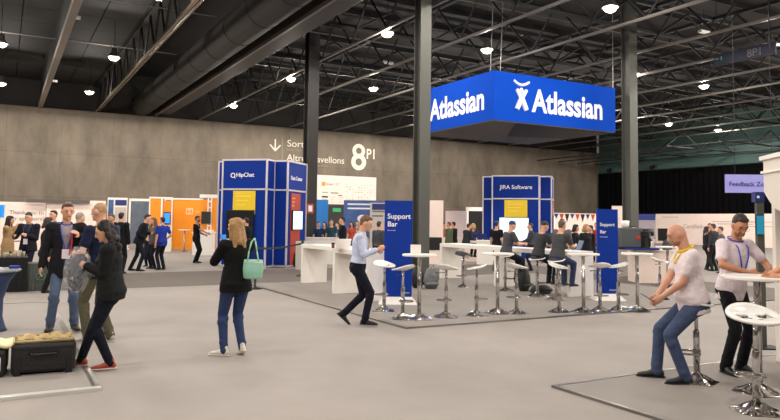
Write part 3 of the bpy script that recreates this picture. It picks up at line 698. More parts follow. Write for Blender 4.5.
# monitors / bags on the right
g = D(664, 22.0); t = thing('monitor', 'black monitor on a stand left of the bald head', 'monitor', (g[0], g[1], 0), heading(0)); box('screen_case', -.2,.22,-.03,.03,1.15,1.55, M_blackplastic, t, .01); b = MB(); b.cyl((0,.03,0),(0,.03,1.2),.03); b.box(-.25,.25,-.2,.2,0,.03); build('stand', b, M_blackplastic, t)
g = D(667, 19.4)
def bagmesh(w, d, h, seed=0, sag=.25):
    r = random.Random(seed); b = MB(); rings = []
    for i in range(9):
        s = i/8; k = math.sin(PI*min(1,max(.12, .12+s*.8)))**.45; rings.append(((r.uniform(-.015,.015), r.uniform(-.01,.01), h*s), (w/2*k*(1-sag*s*s),0,0), (0,d/2*k*(1-sag*s),0)))
    b.loft(rings, 18); return b
t = thing('bag', 'black bag on the counter just left of the bald head', 'bag', (g[0]+.3, g[1]+.25, .95), .3); build('bag_body', bagmesh(.6,.3,.3,2,.5), mat('black_nylon', (20,20,22), .6, bump=.6, bs=9), t, True)
b = MB(); b.tube([(-.12,0,.26),(-.08,0,.34),(.08,0,.34),(.12,0,.26)], .012); build('handle', b, M_black, t)
# backpacks on platform by the seated people
def backpack(px, py, label, w, d, h, m, rz=0, lay=False, seed=0, strap=None):
    g = G(px, py, PZ); t = thing('backpack', label, 'backpack', (g[0], g[1], PZ), math.radians(rz))
    build('bag_body', bagmesh(w, d, h, seed, .2), m, t, True)
    b = MB(); b.cap((-w*.22,-d*.42,h*.25),(w*.22,-d*.42,h*.25),h*.16,h*.16,flat=(1,.6)); build('front_pocket', b, m, t, True)
    for e in (-1, 1):
        b = MB(); b.tube([(e*w*.2,d*.4,h*.8),(e*w*.22,d*.75,h*.5),(e*w*.2,d*.45,h*.1)], .018); build('strap', b, strap or M_black, t)
    b = MB(); b.tube([(-.04,0,h*.97),(-.03,0,h+.05),(.03,0,h+.05),(.04,0,h*.97)], .01); build('grab_handle', b, strap or M_black, t)
    return t
M_nyl = mat('black_nylon', (0,0,0))
backpack(524, 291, 'upright black backpack on the floor by the seated people', .42, .3, .58, M_nyl, 20)
backpack(541, 294, 'black bag with pale straps slumped right of the upright backpack', .62, .36, .21, M_nyl, -10, seed=4, strap=mat('pale_strap', (190,190,185), .6))
backpack(417.5, 288, 'black backpack standing right of the left blue counter sign', .36, .3, .55, M_nyl, 15, seed=2)
backpack(431, 288.5, 'grey and white backpack leaning by the black one, centre', .42, .32, .5, mat('grey_nylon', (110,110,112), .6, var=.3, vs=9), -20, seed=5, strap=mat('pale_strap', (0,0,0)))
backpack(297, 266, 'dark backpack on the floor beside the left blue kiosk', .5, .4, .5, M_nyl, 0, seed=6).location.z = .006
# laptops
def laptop(px, dist, z, label, m, fa=0, scr=None, w=.34):
    g = D(px, dist); t = thing('laptop', label, 'laptop', (g[0], g[1], z), heading(fa))
    box('keyboard_base', -w/2, w/2, -.12, .11, 0, .016, m, t, .003)
    b = MB(); b.add([(-w/2,.11,.016),(w/2,.11,.016),(w/2,.19,.23),(-w/2,.19,.23),(-w/2,.122,.012),(w/2,.122,.012),(w/2,.202,.226),(-w/2,.202,.226)],[(0,1,2,3),(4,7,6,5),(0,4,5,1),(3,2,6,7),(0,3,7,4),(1,5,6,2)])
    l = build('lid', b, m, t)
    if scr:
        b = MB(); k = .93; b.add([(-w/2*k,.1155,.03),(w/2*k,.1155,.03),(w/2*k,.186,.22),(-w/2*k,.186,.22)],[(0,1,2,3)]); build('screen', b, scr, l)
    return t
laptop(340.5, 15.3, PZ+1.02, 'white open laptop on the counter left of the walking man', M_white, 150, None, .36)
b = MB()
g = D(333.5, 15.6); t = thing('cup', 'small dark and red cup on the white counter', 'cup', (g[0], g[1], PZ+1.02)); b.lathe([(.03,0),(.04,.1),(.03,.1)],14); build('cup_body', b, mat('dark_red_cup', (110,30,35), .5), t, True); b = MB(); b.lathe([(.042,.1),(.042,.115),(.02,.13)],14); build('lid', b, M_black, t, True)
laptop(573.5, 16.5, PZ+1.02, 'dark blue laptop open in front of the third seated person', mat('blue_laptop', (30,80,120), .4), 90, None, .42)
laptop(540, 17.6, PZ+1.02, 'pale laptop open between the first two seated people', mat('silver_laptop', (150,180,200), .4), 90, M_screen)
laptop(478, 29.3, .95, 'bright blue laptop on the far table beside the blond person', M_navy, 200, M_screenb, .8)
block('white_counter', 'pale far counter with the bright blue laptop', 478, 28.9, .95, .6, .9, M_wall_white)
# ---- left: black tables
def draped(label, pxl, pyl, w, d, h, m, m2=None):
    g = G(pxl, pyl, .0); t = thing('draped_table', label, 'table', (g[0], g[1], 0), heading(-28))
    b = MB(); n = 40; rings = []
    per = []
    def P(s, off):
        L = [(-w/2,0),(w/2,0),(w/2,d),(-w/2,d)]
        i = int(s*4)%4; f = s*4-int(s*4); a, c = L[i], L[(i+1)%4]; return (a[0]+(c[0]-a[0])*f, a[1]+(c[1]-a[1])*f)
    vs = []; N = 96
    for lev, z in enumerate((0.01, h*.5, h-.02, h)):
        for k in range(N):
            x, y = P(k/N, 0); q = .018*math.sin(k*1.7)*(1-z/h); cx, cy = 0, d/2
            vs.append((x+q*np.sign(x-cx), y+q*np.sign(y-cy), z))
    fs = [(l*N+k, l*N+(k+1)%N, (l+1)*N+(k+1)%N, (l+1)*N+k) for l in range(3) for k in range(N)]; fs.append(tuple(3*N+k for k in range(N)))
    b.add(vs, fs); build('tablecloth', b, m, t); box('tabletop', -w/2+.02, w/2-.02, .02, d-.02, h-.04, h-.005, m2 or m, t)
    return t
M_drape = mat('black_drape', (18,18,20), .9)
draped('black draped table with white cups, far left', 8, 292.5, .72, .7, .76, M_drape)
t = draped('dark grey-green draped stand with a round emblem', 36, 291, .44, .6, .62, mat('greygreen_drape', (84,90,84), .8))
b = MB(); pts = [(.09*math.cos(2*PI*i/16)+.08, -.03, .32+.08*math.sin(2*PI*i/16)) for i in range(16)]; b.tube(pts, .014, 6, True); b.cap((.05,-.03,.3),(.11,-.03,.36),.02,.02); build('emblem', b, mat('emblem_green', (84,116,96), .6), t)
g0 = G(8, 292.5, 0); 
cups = [(-.2,.1,.07),(-.1,.08,.1),(.02,.12,.08),(.1,.1,.12),(.2,.08,.15),(.27,.16,.12),(.12,.25,.16),(-.05,.25,.1),(-.26,.2,.1)]
hz = heading(-28); names = ['leftmost','second from left','third, lower','middle','tall one near the right end','rightmost','tall one at the back','back left','front left corner']
for (x, y, h), nm in zip(cups, names):
    b = MB(); b.lathe([(.022,0),(.03,h*.9),(.034,h),(.02,h)], 14)
    o = tag(build('paper_cup', b, mat('cream_cup', (225,215,190), .6), None, True), 'cream cup on the black draped table, '+nm, 'cup', 'cream cups on the black table')
    o.location = (g0[0]+x*math.cos(hz)-y*math.sin(hz), g0[1]+x*math.sin(hz)+y*math.cos(hz), .765)
# far left monitor on a stand
g = D(2, 17.6); t = thing('monitor', 'lit blue monitor at the far left edge', 'monitor', (g[0], g[1], 0), heading(0)); box('case', -.5,.08,-.03,.03,1.62,1.98, M_white, t); box('screen', -.48,.06,-.035,-.03,1.64,1.96, M_screenb, t); b = MB(); b.cyl((-.1,.03,0),(-.1,.03,1.65),.03); b.box(-.3,.15,-.2,.2,0,.03); build('stand', b, M_blackplastic, t)
# table with stretch cover cropped at left
g = G(-14, 331, PZ); t = thing('cocktail_table', 'round table in blue stretch cover cut by the left edge', 'table', (g[0], g[1], PZ))
b = MB(); b.lathe([(.34,.84),(.41,.86),(.42,.875),(.41,.89),(.03,.892)], 36); build('tabletop', b, mat('glass_grey_top', (150,158,162), .15), t, False)
b = MB(); b.lathe([(.27,.0),(.24,.06),(.2,.2),(.2,.45),(.27,.7),(.37,.85)], 36); build('stretch_cover', b, mat('slate_blue_cover', (48,66,100), .8), t, True)
g_ = g
t = tag(box('blue_cloth', -.06,.09,-.05,.05,0,.035, mat('cobalt_cloth', (30,50,150), .7), None, .012), 'small crumpled cobalt cloth on the cropped round table', 'cloth'); t.location = (g_[0]+.31, g_[1]+.1, PZ+.892)
# suitcases
def suitcase(label, x, y, w, d, h, rz, m, open_=True):
    t = thing('suitcase', label, 'suitcase', (x, y, PZ), math.radians(rz))
    box('shell', -w/2, w/2, -d/2, d/2, .02, h, m, t, .035)
    b = MB()
    for s in (-1,1): b.box(s*w*.4-.03, s*w*.4+.03, -d/2-.012, -d/2+.02, 0, h*.55); 
    b.box(-w/2+.02, w/2-.02, -d/2-.006, -d/2+.0, h*.82, h*.87)
    build('trim', b, M_blackplastic, t, bevel=.006)
    b = MB(); b.tube([(-w*.22,-d/2,h*.68),(-w*.2,-d/2-.03,h*.66),(w*.2,-d/2-.03,h*.66),(w*.22,-d/2,h*.68)], .012); build('handle', b, M_blackplastic, t)
    for s in (-1,1):
        b = MB(); b.cyl((s*w*.42-.02,-d/2+.02,.03),(s*w*.42+.02,-d/2+.02,.03),.03); build('wheel', b, M_blackplastic, t)
    return t
M_lug = mat('black_luggage', (22,22,23), .55, bump=.4, bs=30)
SX, SY = G(44, 374, PZ)
s1 = suitcase('open black suitcase with yellow lining on the left platform', SX, SY+.22, .62, .46, .33, -2, M_lug)
b = MB()
vs = []; n1, n2 = 18, 10
for i in range(n1+1):
    for j in range(n2+1):
        vs.append((-.27+.54*i/n1, -.19+.38*j/n2, .32+.02*math.sin(i*1.3+j)+.02*math.cos(j*2+i*.4)+(.03 if j > 7 else 0)))
b.add(vs, [(i*(n2+1)+j,(i+1)*(n2+1)+j,(i+1)*(n2+1)+j+1,i*(n2+1)+j+1) for i in range(n1) for j in range(n2)])
o = build('lining', b, mat('yellow_lining', (176,150,92), .6, var=.3, vs=12), s1, True); md = o.modifiers.new('thickness','SOLIDIFY'); md.thickness = .02
b = MB(); b.tube([(-.28,-.2,.345),(.28,-.2,.345),(.28,.2,.35),(-.28,.2,.35)], .012, 8, True); build('zip_rim', b, mat('gold_zip', (150,128,80), .35, .5), s1)
s2 = suitcase('black suitcase under the yellow cloth, left edge', SX-.62, SY+.28, .56, .46, .28, -3, M_lug)
box('luggage_tag', .2, .225, -.245, -.235, .06, .2, M_white, s2)
vs = []
for i in range(n1+1):
    for j in range(n2+1):
        x = -.38+.62*i/n1; y = -.26+.48*j/n2; e = max(abs(x+.07)/.31, abs(y+.02)/.24)
        vs.append((x*(1-.1*abs(y)/.3), y*(1-.12*abs(x)/.3), .335+.012*math.sin(i*1.1+j*.8)+.012*math.sin(j*1.7)-.05*max(0,e-.75)))
b = MB(); b.add(vs, [(i*(n2+1)+j,(i+1)*(n2+1)+j,(i+1)*(n2+1)+j+1,i*(n2+1)+j+1) for i in range(n1) for j in range(n2)])
o = tag(build('yellow_cloth', b, mat('pale_yellow_cloth', (236,222,176), .7, var=.12, vs=8), None, True), 'pale yellow folded garment on the left suitcase', 'garment'); md = o.modifiers.new('thickness','SOLIDIFY'); md.thickness = .03
o.location = (SX-.50, SY+.27, PZ)
# ---- right kiosk
K0 = D(764.5, 8.7); ax = -(FW*.99+RT*.144)
t = thing('white_kiosk', 'white kiosk with curved header and black monitor, right edge', 'kiosk', (K0[0], K0[1], PZ), math.atan2(ax[1], ax[0]))
M_kw = mat('kiosk_white', (222,214,204), .45)
box('counter_body', .1, 1.02, .06, 1.0, .0, 1.02, M_kw, t, .01)
b = MB(); b.box(.06, 1.06, .02, 1.05, 1.02, 1.06); build('countertop', b, M_white, t)
box('back_post', .02, .12, .08, .18, 1.06, 2.45, M_kw, t)
box('back_panel', .1, 1.02, .45, .5, 1.06, 2.2, mat('kiosk_inner', (215,205,195), .5), t)
b = MB(); vs = []; n = 16
for i in range(n+1):
    x = 1.02*i/n; zl = 2.1-.25*math.sin(PI*min(1,i/n)); vs += [(x,0,zl),(x,0,2.5),(x,.9,zl),(x,.9,2.5)]
fs = []
for i in range(n):
    a = 4*i; c = a+4; fs += [(a,c,c+1,a+1),(a+2,a+3,c+3,c+2),(a+1,c+1,c+3,a+3),(a,a+2,c+2,c)]
fs += [(0,1,3,2),(4*n,4*n+2,4*n+3,4*n+1)]
b.add(vs, fs); build('header', b, M_kw, t)
b = MB(); b.box(-.03, 1.05, -.04, .94, 2.5, 2.55); b.box(-.02, 1.03, -.03, .0, 2.33, 2.36); build('header_trim', b, M_white, t)
o = box('monitor', .3, .98, .1, .16, 1.42, 1.9, M_blackplastic, t, .01)
b = MB(); b.tube([(.4,.14,1.45),(.32,.14,1.3),(.24,.16,1.2),(.2,.2,1.07)], .008); build('cable', b, M_black, t)
box('tall_panel', .62, 1.0, -.0, .06, 2.55, 3.25, M_kw, t)
g = D(756, 9.6); t = thing('totem_sign', 'small dark blue sign block left of the white kiosk header', 'sign', (g[0], g[1], 0), heading(0))
box('sign_block', -.03,.1,-.05,.05,2.02,2.16, M_navy, t); b = MB(); b.cyl((.01,-.055,2.09),(.01,-.05,2.09),.02); build('print', b, M_text, t); box('post', .0,.1,-.03,.03,0,2.02, M_column, t); box('base', -.1,.26,-.15,.15,0,.02, M_black, t)
o = box('screen_case', -.03,.08,-.06,-.03,1.56,1.84, M_blackplastic, t); box('screen', -.025,.075,-.064,-.06,1.57,1.83, mat('teal_screen', (30,130,160), .4, emit=.5), o)
# ================================================================== PEOPLE
def V(*a): return np.array(a, float)
def nz(v): return v/(np.linalg.norm(v) or 1)
def ik(A, T, l1, l2, pole):
    d = T-A; L = np.linalg.norm(d); L = min(max(L, abs(l1-l2)+.02), (l1+l2)*.998); u = nz(d)
    a = (l1*l1-l2*l2+L*L)/(2*L); h = math.sqrt(max(l1*l1-a*a, 0)); p = pole-u*u.dot(pole); p = nz(p)
    return A+u*a+p*h, A+u*L
def rotx(a): c, s = math.cos(a), math.sin(a); return np.array([[1,0,0],[0,c,-s],[0,s,c]])
def roty(a): c, s = math.cos(a), math.sin(a); return np.array([[c,0,s],[0,1,0],[-s,0,c]])
def rotz_(a): c, s = math.cos(a), math.sin(a); return np.array([[c,-s,0],[s,c,0],[0,0,1]])
scratch_me = bpy.data.meshes.new('scratch'); scratch = bpy.data.objects.new('scratch', scratch_me)
COL.objects.link(scratch)
_rm = scratch.modifiers.new('r', 'REMESH'); _rm.mode = 'VOXEL'; _rm.use_smooth_shade = True
_sm = scratch.modifiers.new('s', 'SMOOTH'); _sm.factor = .5
def grow(name, mb, vox, it, m, parent, cut=None):
    global scratch_me
    me = bpy.data.meshes.new('t'); me.from_pydata(mb.v, [], mb.f); me.update(); old = scratch.data; scratch.data = me; bpy.data.meshes.remove(old)
    _rm.voxel_size = vox; _sm.iterations = it
    bpy.context.view_layer.update()
    res = bpy.data.meshes.new_from_object(scratch.evaluated_get(bpy.context.evaluated_depsgraph_get()))
    res.name = name
    if cut:
        import bmesh
        bm = bmesh.new(); bm.from_mesh(res)
        dl = [f for f in bm.faces if cut(f.calc_center_median())]
        bmesh.ops.delete(bm, geom=dl, context='FACES'); bm.to_mesh(res); bm.free()
    res.materials.clear(); res.materials.append(m)
    o = bpy.data.objects.new(name, res); COL.objects.link(o); o.parent = parent
    if cut: md = o.modifiers.new('thickness', 'SOLIDIFY'); md.thickness = .012
    return o
SK_L, SK_T, SK_D, SK_P = (214,160,130), (190,132,98), (150,100,74), (224,172,146)
def person(label, g, H=1.76, fa=0, fem=False, z0=0.0, lean=0, side=0, pelz=None, pely=0, head=(0,0), LH=None, RH=None, LEP=None, REP=None,
           LF=(-.1,0,0,5,0), RF=(.1,0,0,5,0), LK=(0,1,0), RK=(0,1,0), sk=SK_L, top=('tee',(60,60,60)), pants=(30,32,42), shoes=(30,26,24), hair=('short',(50,36,26)),
           q=.02, wid=1.0, belly=0, lan=None, badge=False, beard=None, glasses=False, face=False, under=None, curl=.6, sole=None, twist=0, sleeve_end=None, hem=0, lanz=.16):
    s = H/1.76; root = thing('person', label, 'person', (g[0], g[1], z0), heading(fa))
    ft = q if q > .013 else q
    W = wid*s; sw = (.165 if fem else .19)*W; hw = (.095 if fem else .088)*W
    pz = (pelz if pelz is not None else .93*s); P = V(0, pely, pz)
    R0 = rotx(-math.radians(lean))@roty(math.radians(side)); RT_ = R0@rotz_(math.radians(twist))
    def S(x, y, z): return P+RT_@(V(x, y, z)*s)            # torso frame
    sh = {e: S(e*sw/s, 0, .475) for e in (-1,1)}; hip = {e: P+V(e*hw, 0, -.02*s) for e in (-1,1)}
    nk = S(0, .0, .53); nk2 = S(0, .012, .62)
    Hd = R0@rotz_(math.radians(head[0]))@rotx(math.radians(head[1]))
    if lean > 15: Hd = rotx(-math.radians(lean*.5))@rotz_(math.radians(head[0]))@rotx(math.radians(head[1]))
    hc = nk2+Hd@(V(0,.02,.095)*s)
    def HH(x, y, z): return hc+Hd@(V(x,y,z)*s)
    ua, fal = .285*s, .255*s; th, shn = .44*s, .43*s
    arms = {}
    for e, Tt, pol in ((-1, LH, LEP), (1, RH, REP)):
        Tt = V(*Tt)*s if Tt is not None else V(e*(sw/s+.07), .05, .80)*s+V(0, pely, pz-.93*s)
        pol = V(*pol) if pol is not None else V(e*.5, -1, -.25)
        if Tt is None: pass
        E_, Wr = ik(sh[e], Tt, ua, fal, pol); arms[e] = (E_, Wr)
    legs = {}
    for e, F_, kp in ((-1, LF, LK), (1, RF, RK)):
        T = V(F_[0]*s, F_[1]*s, (F_[2]+.085)*s); K, A = ik(hip[e], T, th, shn, V(*kp)); legs[e] = (K, A, math.radians(F_[3])*-e if abs(F_[3])<45 else math.radians(F_[3]), math.radians(F_[4]))
    # ---- torso rings
    hh = 1.0 if not fem else 1.0
    prof = [(-.1,.145,.105,0),( -.02,.168,.125,-.005),(.06,.160,.12,0),(.16,.138,.105,.005),(.27,.150,.115,.005),(.38,.168,.12,.0),(.46,.165,.1,-.005),(.505,.11,.075,-.005),(.535,.06,.06,0)] if not fem else \
           [(-.1,.15,.115,0),(-.02,.175,.135,-.01),(.06,.155,.12,0),(.16,.125,.1,.005),(.27,.135,.11,.012),(.35,.148,.125,.018),(.42,.148,.1,.0),(.49,.1,.07,-.005),(.52,.055,.055,0)]
    def torso(b, inf, zmin=-.2, zmax=1, flare=0, n=20):
        rings = []
        for z, a, d, y in prof:
            if z < zmin or z > zmax: continue
            bl = belly*math.exp(-((z-.1)/.13)**2); f = flare*max(0, .2-z)
            rings.append((S(0, y+bl*.5, z), RT_@V((a*W+bl*.4+inf+f),0,0), RT_@V(0,(d+bl*.5)*s+inf+f,0)))
        b.loft(rings, n)
        for e in (-1,1): b.cap(S(e*.09,-.005,.45), sh[e], .06*s+inf, .06*s+inf)
    # ---- body
    b = MB(); torso(b, 0)
    nr = (.05 if fem else .058)*s
    b.cap(nk-V(0,0,.04*s), nk2+Hd@V(0,.0,.03*s), nr*1.05, nr)
    b.ell(hc, V(.075,.095,.108)*s, Hd); b.ell(HH(0,.03,-.065), V(.055,.062,.058)*s, Hd); b.ell(HH(0,.012,-.02), V(.07,.08,.075)*s, Hd)
    b.cap(HH(0,.088,.015), HH(0,.112,-.028), .009*s, .015*s); b.ell(HH(0,.087,-.098), V(.02,.016,.015)*s, Hd)
    b.cap(HH(-.04,.08,.028), HH(.04,.08,.028), .012*s, .012*s); b.cap(HH(-.018,.087,-.06), HH(.018,.087,-.06), .011*s, .011*s)
    for e in (-1,1): b.ell(HH(e*.079,-.008,-.01), V(.012,.022,.034)*s, Hd)
    fr = max(.0085*s, q*.62)
    for e in (-1,1):
        E_, Wr = arms[e]
        b.cap(sh[e], E_, .05*s*wid, .04*s*wid); b.cap(E_, E_+(Wr-E_)*.3, .041*s, .043*s); b.cap(E_+(Wr-E_)*.3, Wr, .042*s, .027*s)
        u = nz(Wr-E_); inn = V(-e,0,0)-u*u.dot(V(-e,0,0)); inn = nz(inn) if np.linalg.norm(inn) > .2 else nz(V(0,0,-1)-u*u.dot(V(0,0,-1))); sd = np.cross(u, inn)
        if sd[1] < 0: sd = -sd                                   # thumb side forward
        pc = Wr+u*.045*s
        b.loft([(Wr+u*t*s, sd*wd*s, inn*tk*s) for t, wd, tk in ((-.01,.026,.022),(.02,.034,.02),(.055,.042,.018),(.085,.04,.014),(.095,.03,.01))], 12)
        for k, ln in enumerate((.068,.078,.072,.055)):
            base = Wr+u*.085*s+sd*(.030-.0205*k)*s; c = curl*.8+.12*k*.5
            d1 = nz(u*math.cos(c*.6)+inn*math.sin(c*.6)); d2 = nz(u*math.cos(c*1.5)+inn*math.sin(c*1.5)); m1 = base+d1*ln*.5*s
            b.cap(base-u*.015*s, m1, fr, fr*.95, 8); b.cap(m1, m1+d2*ln*.5*s, fr*.95, fr*.8, 8)
        tb = Wr+u*.02*s+sd*.028*s; td = nz(u*.65+sd*.6+inn*.35); tm = tb+td*.042*s; b.cap(tb, tm, .013*s, .011*s, 8); b.cap(tm, tm+nz(u*.9+inn*.4)*.032*s, fr*1.1, fr*.9, 8)
    for e in (-1,1):
        K, A, yw, pt = legs[e]
        b.cap(hip[e], K, .078*W, .052*s); b.cap(K, K+(A-K)*.35, .052*s, .054*s); b.cap(K+(A-K)*.35, A, .054*s, .036*s)
    body = grow('body', b, q, 3 if q < .013 else 2, skin(sk), root)
    # ---- trousers
    if pants:
        b = MB(); inf = .012; rings = []
        for z, a, d, y in prof:
            if z <= .07: rings.append((S(0, y, z), RT_@V(a*W+inf,0,0), RT_@V(0,d*s+inf,0)))
        b.loft(rings, 20)
        rr = random.Random(int(g[0]*100))
        for e in (-1,1):
            K, A, yw, pt = legs[e]
            b.cap(hip[e], K, (.098 if fem else .088)*W+.008, .066*s); 
            if fem or True:
                mid = K+(A-K)*.35; lo = A+nz(A-K)*.02
                b.cap(K, mid, .066*s, .064*s); b.cap(mid, lo, .064*s, (.05 if fem else .058)*s)
            for w_ in (.1, .2, .8, .9):
                c_ = K+(A-K)*w_+nz(V(rr.uniform(-1,1), rr.uniform(-1,1), 0))*.012; r_ = .063*s if w_ < .5 else (.047 if fem else .056)*s
                if q < .013: b.cap(c_-V(.008,0,.006*rr.uniform(-1,1)), c_+V(.008,0,.006*rr.uniform(-1,1)), r_*.97, r_*.97)
            bt = hip[e]+nz(hip[e]-K)*0+V(0,-.035*s,0)
            b.cap(bt, bt+(K-hip[e])*.15, .085*W, .085*W)
        grow('trousers', b, max(q, .010), 3, cloth(pants, 'denim' if pants[2] > pants[0]+20 else 'trouser_cloth'), root)
    # ---- shoes
    for e in (-1,1):
        K, A, yw, pt = legs[e]; Rz = rotz_(yw)@rotx(pt); o_ = A
        def Fp(x, y, z): return o_+Rz@(V(x,y,z-.085)*s)
        b = MB(); b.loft([(Fp(0,y,z), Rz@V(wd*s,0,0), Rz@V(0,0,hh_*s)) for y, z, wd, hh_ in ((-.075,.04,.022,.02),(-.06,.045,.034,.038),(-.01,.05,.038,.045),(.05,.045,.04,.04),(.1,.035,.045,.028),(.15,.03,.042,.022),(.185,.025,.028,.016),(.2,.025,.012,.01))], 14)
        b.cap(Fp(0,-.02,.06), Fp(0,-.015,.1), .038*s, .04*s)
        so = grow('shoe', b, max(q*.8,.009), 2, cloth(shoes, 'shoe') if sum(shoes) > 500 else mat('shoe_leather_%d_%d_%d' % tuple(shoes), shoes, .45), root)
        if q < .013:
            b = MB(); b.loft([(Fp(0,y,.009), Rz@V(wd*s,0,0), Rz@V(0,0,.009*s)) for y, wd in ((-.085,.015),(-.075,.032),(-.02,.038),(.05,.042),(.11,.048),(.16,.044),(.2,.028),(.21,.01))], 12)
            build('sole', b, mat('sole_%d_%d_%d' % tuple(sole), sole, .6) if sole else M_black, so, True)
    # ---- top
    kind, tc = top; inf = {'tee':.012,'shirt':.014,'jacket':.026,'coat':.03,'hoodie':.03,'cardigan':.024,'polo':.013}[kind]
    long_ = kind in ('shirt','jacket','coat','hoodie','cardigan')
    b = MB(); zm = {'tee':-.06,'polo':-.06,'shirt':.0}.get(kind, -.12)
    torso(b, inf, zm, .515, .04 if kind in ('tee','polo') else .03)
    if kind in ('jacket','coat','hoodie'):
        lo = -.12-hem if kind != 'coat' else -.4
        b.loft([(S(0,0,z), RT_@V((.178*W+inf+.01),0,0), RT_@V(0,(.128*s+inf+belly*.2),0)) for z in (lo, -.05)]+[(S(0,0,.07), RT_@V((.168*W+inf),0,0), RT_@V(0,(.122*s+inf),0)), (S(0,.004,.2), RT_@V((.142*W+inf),0,0), RT_@V(0,(.106*s+inf),0))], 20)
    elif kind in ('tee','polo'):
        b.loft([(S(0,belly*.3,z), RT_@V((.165*W+inf),0,0), RT_@V(0,(.12*s+inf+belly*.3),0)) for z in (-.13, -.05, .06)], 20)
    for e in (-1,1):
        E_, Wr = arms[e]; ra = .056*s*wid+inf*.8
        if long_:
            ex = Wr-nz(Wr-E_)*(.01 if kind != 'shirt' else .03)
            if sleeve_end: ex = E_+(Wr-E_)*sleeve_end
            b.cap(sh[e], E_, ra, .046*s+inf*.7); b.cap(E_, ex, .046*s+inf*.7, .034*s+inf*.6)
            if q < .013:
                for w_ in (.8,.95): c_ = sh[e]+(E_-sh[e])*w_; b.ell(c_, V(1,1,.5)*(.049*s+inf*.75))
        else:
            d = E_-sh[e]; b.cap(sh[e], sh[e]+d*.62, ra+.004, .052*s+inf*.9)
    if kind == 'hoodie': b.cap(S(-.07,-.08,.5), S(.07,-.08,.5), .055*s, .055*s)
    if kind in ('jacket','coat','shirt','polo'): b.loft([(nk+RT_@V(0,0,z*s), RT_@V(r*s,0,0), RT_@V(0,r*s,0)) for z, r in ((-.04,.09),(0,.076),(.03,.07))], 16)
    cut = None
    if kind in ('jacket','coat','cardigan') and under is not None:
        Ri = np.linalg.inv(RT_)
        def cut(p, Ri=Ri, P=P, s=s):
            l = Ri@(np.array(p)-P)/s
            if l[1] < .04: return False
            return abs(l[0]) < (.02+.11*max(0, (l[2]-.05)/.45)*0.55+.03*max(0,-l[2]+.1)) and l[2] < .56
    nm = {'tee':'t_shirt','shirt':'shirt','jacket':'jacket','coat':'coat','hoodie':'hooded_jacket','cardigan':'cardigan','polo':'polo_shirt'}[kind]
    grow(nm, b, max(q, .010), 3, cloth(tc), root, cut)
    if under is not None:
        b = MB(); torso(b, .008, -.02, .515); b.loft([(nk+RT_@V(0,0,z*s), RT_@V(r*s,0,0), RT_@V(0,r*s,0)) for z, r in ((-.04,.08),(0,.068),(.025,.062))], 16)
        grow('shirt', b, max(q,.010), 2, cloth(under), root)
    # ---- hair
    hs, hcol = hair; hm = mat('hair_%d_%d_%d' % tuple(hcol), hcol, .6, var=.25, vs=30, bump=.5, bs=45)
    if hs != 'bald':
        b = MB()
        if hs == 'buzz': b.ell(HH(0,-.012,.022), V(.0755,.092,.098)*s, Hd)
        elif hs == 'cap': b.ell(HH(0,-.008,.04), V(.083,.1,.085)*s, Hd)
        elif hs == 'short':
            b.ell(HH(0,-.026,.034), V(.080,.092,.095)*s, Hd); b.ell(HH(0,.035,.092), V(.055,.045,.028)*s, Hd); b.ell(HH(0,-.05,-.02), V(.066,.05,.06)*s, Hd)
        elif hs == 'curly':
            r2 = random.Random(5); b.ell(HH(0,-.025,.03), V(.088,.1,.1)*s, Hd)
            for k in range(46):
                a = r2.uniform(-PI*.98, PI*-.02) if k%4 else r2.choice((-.1, PI+.1)); zz = r2.uniform(-.2, .1); rd = .1-.012*abs(zz)*3
                b.ell(HH(rd*.92*math.cos(a), -.02+rd*math.sin(a)*.85, zz), V(.038,.038,.042)*s*r2.uniform(.7,1.1), Hd)
        elif hs in ('long','bob','bun'):
            b.ell(HH(0,-.02,.03), V(.087,.1,.1)*s, Hd); b.ell(HH(0,.03,.07), V(.07,.06,.05)*s, Hd)
            dn = -.26 if hs == 'long' else -.12
            if hs == 'bun': b.ell(HH(0,-.115,.03), V(.035,.035,.035)*s, Hd); b.ell(HH(0,-.05,-.03), V(.065,.05,.06)*s, Hd)
            else:
                for k in range(7):
                    x = -.085+.17*k/6; yb = -.045-.04*math.cos((k-3)/3*PI/2); b.cap(HH(x*.8,yb+.01,.03), HH(x*1.12,yb-.03*(k%2)-.01,dn+.03*((k*5)%3)), .04*s, .034*s, 10)
                for e in (-1,1): b.cap(HH(e*.077,.012,.03), HH(e*.085,.02,dn*.75), .028*s, .022*s, 10)
        grow('hair' if hs != 'cap' else 'knit_cap', b, max(q*.8,.009), 2, hm, root)
    if beard:
        b = MB(); b.ell(HH(0,.034,-.075), V(.057,.062,.046)*s, Hd); b.cap(HH(-.03,.085,-.043), HH(.03,.085,-.043), .008*s, .008*s); grow('beard', b, .009, 2, mat('beard_%d_%d_%d' % tuple(beard), beard, .8), root)
    if face:
        for e in (-1,1):
            b = MB(); b.ell(HH(e*.031,.0865,.006), V(.012,.007,.0065)*s, Hd); ey = build('eye', b, mat('eye_dark', (40,28,22), .3), root, True)
            b = MB(); b.cap(HH(e*.016,.0925,.032), HH(e*.047,.085,.03), .004*s, .003*s, 8); build('eyebrow', b, mat('brow', (60,42,32), .7), root, True)
        b = MB(); b.cap(HH(-.02,.0925,-.058), HH(.02,.0925,-.058), .0055*s, .0055*s, 8); build('lips', b, mat('lips', (170,96,86), .5), root, True)
    if glasses:
        b = MB()
        for e in (-1,1):
            pts = [HH(e*.033+.024*math.cos(2*PI*i/14), .103, .004+.017*math.sin(2*PI*i/14)) for i in range(14)]; b.tube(pts, .0016, 6, True)
        b.cyl(HH(-.01,.105,.006), HH(.01,.105,.006), .0016, n=6); build('glasses', b, M_truss, root)
